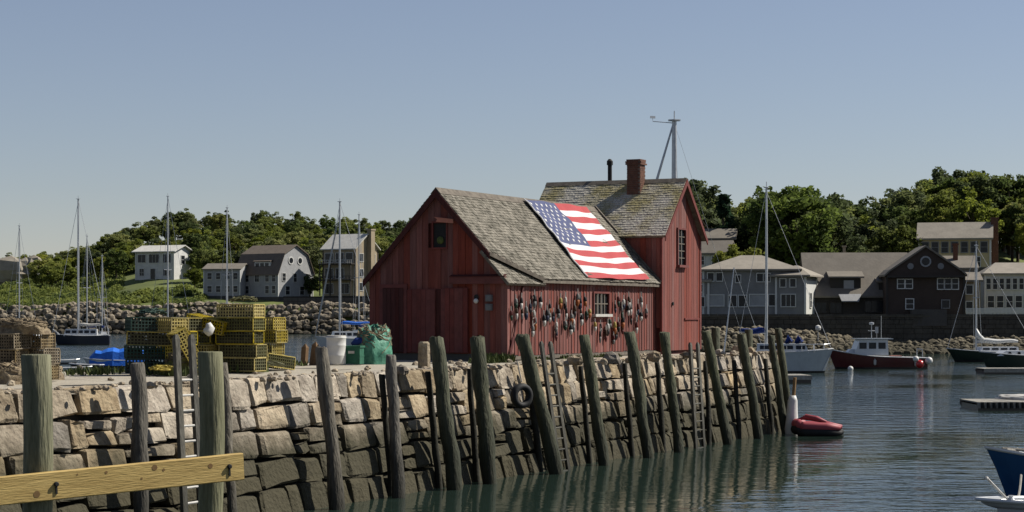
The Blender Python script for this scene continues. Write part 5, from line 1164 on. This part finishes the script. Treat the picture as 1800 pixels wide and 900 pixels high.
far_sail(299, 345, 604, 10, 1.0, 'hull_white', 'sailboat behind the left trap heap, tall mast before white house', sr=.035)
far_sail(399, 365, 602, 9, .1, 'hull_white', 'sailboat behind the right trap stack, mast before gambrel house', sr=.03)
d = Dw(612); o, _ = boat('sailboat', 'sailboat with bright blue sail cover left of the shack', X(612, d), d, PI + .25, 9.5, 2.9, 1.7, 1.4, 1.4, 'hull_white', cat='sailboat'); cabin(o, -2.4, 2.4, 1.0, 1.35, 2.4)
rig(o, 1.2, 1.5, Z(355, d), .15, 9.5, 1.7, 1.4, (.48,), 1.9, 4.6, 'blue_tarp', 'white_old', sr=.03)
far_sail(632, 377, 600, 8.5, .3, 'hull_white', 'sailboat with dark thin mast close to the shack gable', cover='navy', sr=.03)
def skiff(px, py, L, rz, hm, label, name='skiff', B=None, tarp=None, cat='boat'):
    d = Dw(py); o, _ = boat(name, label, X(px, d), d, rz, L, B or L * .36, L * .14, L * .11, L * .11, hm, 'hull_white', dr=.25, cat=cat)
    if tarp:
        mb = MB(); L2 = L * .5; ns = 10; V = []; Fc = []; bw = (B or L * .36) / 2
        for i in range(ns + 1):
            s = i / ns; x = lerp(-L2 * .95, L2 * .8, s); e = math.sin(PI * min(1, max(0.0, s))) ** .4; ww = bw * (1.03 - .6 * max(0, s - .6) / .4)
            ph = L * .11 + L * (.13 * e + .02 * math.sin(i * 2.2))
            ww *= 1.12; ph += L * .05; V += [(x, -ww, L * .03), (x, -ww * .7, lerp(L * .11, ph, .7)), (x, 0, ph), (x, ww * .7, lerp(L * .11, ph, .7)), (x, ww, L * .03)]
        for i in range(ns):
            for k_ in range(4): a = i * 5 + k_; Fc.append((a, a + 1, a + 6, a + 5))
        mb.add(V, Fc); mb.build('tarp', M[tarp], o)
    else:
        mb = MB(); [mb.box(x - .15, x + .15, -L * .15, L * .15, L * .115, L * .125) for x in (-L * .2, L * .1)]; mb.build('thwart', M['float_wood'], o)
    return o
skiff(206, 646, 6.0, PI + .1, 'hull_white', 'small boat wrapped in a bright blue tarp beyond the pier', 'covered_boat', tarp='blue_tarp')
skiff(108, 640, 3.4, .3, 'hull_white', 'white skiff half hidden behind the thick left post, farther out')
skiff(122, 655, 3.6, .15, 'hull_white', 'upturned looking white skiff just beyond the left pier edge')
skiff(150, 648, 3.2, PI - .3, 'hull_navy', 'dark rowing skiff between the white skiffs and the blue tarped boat')
# small craft behind barrel
skiff(600, 620, 5.5, .4, 'hull_white', 'white open boat seen behind the white barrel', 'open_boat')
# boat with thick mast behind the shack
d = 100; o, _ = boat('sailboat', 'big sailboat behind the shack whose thick mast tops the roof', X(1187, d) - .3, d, .5, 11, 3.3, 1.6, 1.3, 1.3, 'hull_navy', cat='sailboat')
rig(o, .3, 1.3, Z(212, d), .16, 11, 1.6, 1.3, (.45, .72), 1.3, 4.5, 'navy', None, stays=False)
mb = MB(); mt = Z(216, d); b2 = Vector((-math.cos(.5) * 0 - 2.9, 0, 2.5))
mb.tube([(.3 - .05, 0, mt), (-1.1, 1.0, mt * .6), (-3.4, 2.6, 1.5)], [.05, .1, .1], 6); mb.build('topping_spar', M['metal'], o)
mb = MB(); [mb.tube([(.3, 0, mt), (x, y_, 1.4)], .008, 4) for x, y_ in ((5.3, 0), (.2, -1.5), (.9, 1.5))]; mb.build('rigging', M['metal'], o)
mb = MB(); mb.box(-.15, .15, -.01, .01, 0, .12); mb.build('wind_vane', M['metal'], o).location = (-.6, .6, mt + .25)
mb = MB(); mb.tube([(.3, 0, mt), (-.6, .6, mt + .1), (-.6, .6, mt + .25)], .02, 4); mb.build('vane_arm', M['metal'], o)
# white sailboat right of the pier end
d = Dw(655); o, _ = boat('sailboat', 'white sailboat with tall mast moored just beyond the pier end', X(1378, d), d, -.12, 7.9, 2.5, 1.95, 1.65, 1.6, 'hull_pale', cat='sailboat', group=None)
cabin(o, -2.2, 2.0, .95, 1.6, 2.35, win=True); rig(o, -1.4, 1.7, Z(330, d), .105, 7.9, 1.8, 1.6, (.47, .82), 1.5, 2.2, 'navy', None, stays=True, sr=.014)
mb = MB(); mb.prism([(3.1, -.25, .2), (3.95, -.05, 1.95), (3.6, .05, 1.95), (2.8, .1, .2)], (0, .5, 0)); mb.build('bow_anchor_plate', M['hull_white'], o)
g = random.Random(4); mb = MB(); [mb.tube([(x, y_, 1.6), (x, y_, 2.3)], .03, 5) for x, y_ in ((2.4, .8), (2.4, -.8), (3.2, .4), (3.2, -.4), (1.4, -1), (.2, -1.1))]; mb.tube([(0.2, -1.1, 2.3), (1.4, -1, 2.3), (2.4, -.8, 2.3), (3.2, -.4, 2.3), (3.7, 0, 2.35), (3.2, .4, 2.3), (2.4, .8, 2.3)], .03, 5); mb.build('lifeline', M['metal'], o)
mb = MB(); [mb.tube([(x, -.6, 2.36), (x + .2, -.5, 2.8), (x + .45, -.55, 2.5)], [.22, .3, .18], 7) for x in (.2, 1.0)]; mb.build('bundled_gear', M['navy'], o, smooth=True)
# leaning spar boat
d = Dw(640); o, _ = boat('sailboat', 'sailboat with raked mast seen left of the tall white mast', X(1275, d), d, .3, 6.5, 2.1, 1.2, 1.0, 1.0, 'hull_white', cat='sailboat')
mb = MB(); mb.tube([(-.2, 0, .6), (.9, 0, Z(470, d))], [.08, .05], 6); mb.tube([(.9, 0, Z(470, d)), (4.0, 0, 1.2)], .02, 4); mb.build('mast', M['metal'], o)
# lobster boat
d = Dw(648); L_ = 175 * d / F; o, _ = boat('lobster_boat', 'red hulled lobster boat with pale wheelhouse facing left', X(1539, d), d, PI + .06, L_, 2.9, 1.75, 1.05, .95, 'hull_red', 'hull_pale', cat='lobster boat')
mb = MB(); V = []
cabin(o, 1.2, 3.0, .62, 1.0, 1.7, .8, 'hull_white', False, .7)
c_ = cabin(o, -.9, 2.1, 1.0, 1.2, 2.55, .95, 'hull_white', True, .5); mb = MB(); mb.box(-1.3, 1.9, -1.1, 1.1, 2.56, 2.64); mb.build('wheelhouse_roof', M['hull_pale'], c_)
mb = MB(); mb.tube([(.4, .2, 2.6), (.4, .2, 3.8)], .035, 5); mb.tube([(-.6, -.4, 2.6), (-.6, -.4, 4.6)], .02, 4); mb.tube([(.1, .2, 3.3), (.7, .2, 3.3)], .03, 4); mb.lathe([(.05, 3.8), (.22, 3.85), (.22, 4.0), (.05, 4.05)], (.4, .2, 0), 10); mb.build('antenna', M['metal'], o)
mb = MB(); mb.box(-2.2, -1.4, -.7, .5, .7, 1.15); LBO = o; mb.build('engine_box', mat('salmon_box', (.45, .2, .16), None, 4), o)
for i, (px, py, m, lab, s) in enumerate([(1617, 640, 'buoy_red', 'round red float ball off the stern of the lobster boat', .36), (1633, 634, 'white', 'round white float ball off the stern of the lobster boat', .32), (1610, 631, 'white', 'white float ball just above the red one at the lobster boat stern', .26), (1495, 651, 'white', 'round white mooring buoy below the lobster boat bow', .24), (1203, 640, 'white', 'x', .3)]):
    if i == 4: continue
    d = Dw(650) - .5; mb = MB(); mb.lathe([(s * math.sin(PI * (k_ + .2) / 8.4), -s * math.cos(PI * (k_ + .2) / 8.4)) for k_ in range(9)], (0, 0, 0), 14); o = mb.build('float_ball', M[m], smooth=True); o.location = (X(px, d), d, Z(py, d) if i < 3 else .1); tag(o, lab, 'buoy')
for i, (bx, by, bz) in enumerate([(-3.2, 1.3, .75), (.4, 1.42, .85)]):
    mb = MB(); mb.lathe([(.03, -.28), (.11, -.2), (.12, .15), (.03, .25)], (bx, by, bz - .25), 9); mb.tube([(bx, by, bz), (bx, by - .1, bz + .35)], .02, 4); mb.build('fender', M['white_old'], o if False else LBO)
mb = MB(); mb.tube([(4.3, 0, 1.7), (4.6, 0, .9), (5.4, .2, .05)], .02, 4); mb.build('mooring_line', M['rope'], LBO)
mb = MB(); mb.box(-3.4, -2.7, -.5, .1, .7, 1.05); mb.build('bait_box', M['white_old'], LBO); mb = MB(); mb.tube([(-3.9, .9, .9), (-3.9, .9, 1.7), (-3.9, -.9, 1.7), (-3.9, -.9, .9)], .04, 5, False); mb.build('stern_rail', M['metal'], LBO)
# right edge boats
d = Dw(636); L_ = 9.5; o, _ = boat('sailboat', 'dark green sailboat with furled white sail at the right edge', X(1745, d), d, PI + .1, L_, 2.8, 1.35, 1.0, 1.0, 'hull_green', 'hull_white', cat='sailboat')
cabin(o, -2.4, 1.6, .9, 1.0, 1.5); rig(o, 1.7, 1.0, Z(432, d), .1, L_, 1.3, 1.0, (.55,), .9, 4.3, 'white', None, sr=.02)
mb = MB(); mb.tube([(1.75, 0, 3.4), (1.5, 0, 2.6), (1.0, 0, 2.15)], [.08, .3, .28], 8); mb.build('bunched_sail', M['white'], o, smooth=True)
d = Dw(650); o, _ = boat('motor_boat', 'dark green motor boat with white foredeck and portholes at the right edge', X(1795, d), d, PI + .08, 7.2, 2.6, 1.55, 1.25, 1.1, 'hull_green', 'hull_white', cat='boat')
c_ = cabin(o, -2.4, 2.4, .95, 1.2, 1.62, .9, 'hull_white', False, .8); mb = MB(); [mb.lathe([(.14, -.93), (.14, -.97)], (x, 0, 1.42), 10, 'y') for x in (.5, 1.3)]; [mb.lathe([(.14, .93), (.14, .97)], (x, 0, 1.42), 10, 'y') for x in (.5, 1.3)]; mb.build('porthole', M['black'], c_)
mb = MB(); mb.tube([(-.6, -.9, 1.6), (-1.2, -.9, 2.5), (-1.2, .9, 2.5), (-.6, .9, 1.6)], .05, 5, False); mb.build('windscreen_frame', M['metal'], o)
def dock(name, px0, px1, py, dp, hgt, label, rz=0, m='float_wood', fend=True):
    d = Dw(py); x0, x1 = X(px0, d), X(px1, d); o = empty(name, ((x0 + x1) / 2, d, 0), rz, label, 'float'); L_ = x1 - x0; mb = MB(); mb.box(-L_ / 2 + .05, L_ / 2 - .05, .05, dp - .05, -.3, hgt - .15); mb.build('base', M['boot'], o)
    n_ = int(L_ / .3)
    for i in range(n_): mb = MB(); mb.box(-L_ / 2 + i * L_ / n_ + .012, -L_ / 2 + (i + 1) * L_ / n_ - .012, .02, dp - .02, hgt - .06, hgt + .012 * rnd.random()); mb.build('plank', M[m], o)
    for y_ in (-.03, dp - .02): mb = MB(); mb.box(-L_ / 2, L_ / 2, y_, y_ + .05, hgt - .3, hgt - .02); mb.build('side_board', M['float_wood'], o)
    return o, L_
o, L_ = dock('swim_float', 1718, 1880, 722, 3.8, .42, 'grey planked float with a pale heap on top at the right edge'); 
mb = MB(); V = []; [mb.tube([(-L_ / 2 + .25 + i * .28, -.06, .12), (-L_ / 2 + .25 + i * .28, -.06, .4)], .09, 6) for i in range(int(L_ / .28) - 1)]; mb.build('fender_row', M['black'], o)
hp = heap('pale_tarp', M['white_old'], (X(1800, 98) + .8, 99.3, .42), 1.9, 1.1, .25, 'pale low tarp bundle lying on the grey planked float', 'tarp', 6, 0, rug=.15)
dock('mooring_float', 1378, 1428, 674, 3.2, .55, 'small dark wooden float just beyond the pier end', .1)
dock('mooring_float', 1730, 1830, 658, 3.0, .45, 'dark low float below the green motor boat', 0)
# white dinghy stood on end against the last piling, red inflatable
p = PP(1392, 1.5, 744); p.z = 0; o = empty('mooring_post', (X(1391, 77.5), 77.5, 0), R(80), 'white wrapped mooring post with a brown wooden tip beside the last piling', 'mooring post')
rows = None
mb = MB(); mb.lathe([(.12, -.35), (.20, -.1), (.27, .2), (.25, .6), (.20, 1.0), (.19, 1.3), (.12, 1.5)], (0, 0, 0), 11); mb.v = [(x + .05 * nz(x * 3, y * 3, z * 2.3), y + .06 * nz(x * 3, y * 3 + 5, z * 2.3) - .04 * z, z) for x, y, z in mb.v]; mb.build('cloth_wrap', M['white'], o, smooth=True); mb = MB(); mb.tube([(0, 0, .2), (0, -.14, 2.2)], .07, 7); mb.build('post', mat('tan_post', (.35, .22, .1), None, 5), o)
d = 76.5; o = empty('inflatable_dinghy', (X(1440, d), d, .2), R(-12), 'red inflatable dinghy floating beside the pier end', 'dinghy')
mb = MB(); pts = []
for i in range(21): a = PI * .5 + PI * i / 20; pts.append((-.45 + .42 * math.cos(a), .42 * math.sin(a), .14 + .10 * (i in range(4, 17))))
pts = [(.85, .40, .12)] + [(.3, .43, .14)] + pts + [(.3, -.43, .14), (.85, -.40, .12)]
mb.tube(pts, [.08, .19] + [.2] * 21 + [.19, .08], 10); mb.build('tube', M['dinghy'], o, smooth=True); mb = MB(); mb.tube([(x_ * 1.04 + .02, y_ * 1.05, z_ - .2) for x_, y_, z_ in pts], [.08, .19] + [.21] * 21 + [.19, .08], 10); mb.build('shadow_tube', M['black'], o, smooth=True)  # black lower tube paints in the shade on the dinghy's lower half
mb = MB(); mb.box(-.5, .7, -.36, .36, .0, .06); mb.build('floor', M['black'], o); mb = MB(); mb.box(.1, .3, -.4, .4, .24, .28); mb.build('seat', M['dinghy'], o)
mb = MB(); mb.tube([(-.8, -.1, .4), (-.5, .05, .5), (-.1, -.2, .45), (.3, -.38, .34)], [.06, .12, .12, .05], 8); mb.build('bundle', M['dinghy'], o, smooth=True)
# blue boat and white boat at the bottom right
d = 50; o, _ = boat('blue_boat', 'deep blue wooden boat with pale gunwale, bow at the bottom right', X(1737, d) + 3.05, d + .8, PI + .18, 6.2, 2.2, 1.28, .85, .8, 'hull_blue', 'float_wood', 'hull_blue', rub='white', cat='boat')
mb = MB(); g = random.Random(8)
for k_ in range(26): x = g.uniform(.4, 2.4); y_ = g.uniform(-.5, .5) * (1 - (x - .4) / 2.8); mb.tube([(x, y_, .95 + .1 * x), (x + g.uniform(-.4, .4), y_ + g.uniform(-.3, .3), 1.0 + .1 * x), (x + g.uniform(-.4, .4), y_, .96 + .1 * x)], .035, 5)
mb.build('rope_pile', M['rope'], o)
d = 46.2; o, _ = boat('white_boat', 'white boat bow with anchor roller at the bottom right corner', X(1713, d) + 2.95, d - .2, PI + .05, 6.0, 2.2, .38, .3, .3, 'hull_white', 'hull_white', 'hull_white', cat='boat')
mb = MB(); mb.tube([(2.2, 0, .3), (2.75, .05, .85)], [.025, .03], 6); mb.lathe([(.05, .82), (.06, .86), (.03, .9)], (2.77, .05, 0), 8); mb.build('bow_staff', M['white_old'], o)
mb = MB(); mb.lathe([(.07, .3), (.09, .36), (.05, .42), (.07, .46)], (2.18, 0, 0), 10); mb.build('cleat', M['metal'], o)
mb = MB(); p0 = Vector((X(1795, 48.5), 48.5, Z(835, 48.5))); p1 = Vector((X(1782, 46), 46, Z(892, 46))); mb.tube([p0 - p0 + (p1 - p0) * s + Vector((.03 * math.sin(s * 3), 0, -.1 * math.sin(s * PI))) for s in [i / 8 for i in range(9)]], .028, 5); o = mb.build('mooring_rope', M['rope']); o.location = p0; tag(o, 'pale mooring rope running between the blue boat and the white boat', 'rope')
print('objects', len(bpy.data.objects))
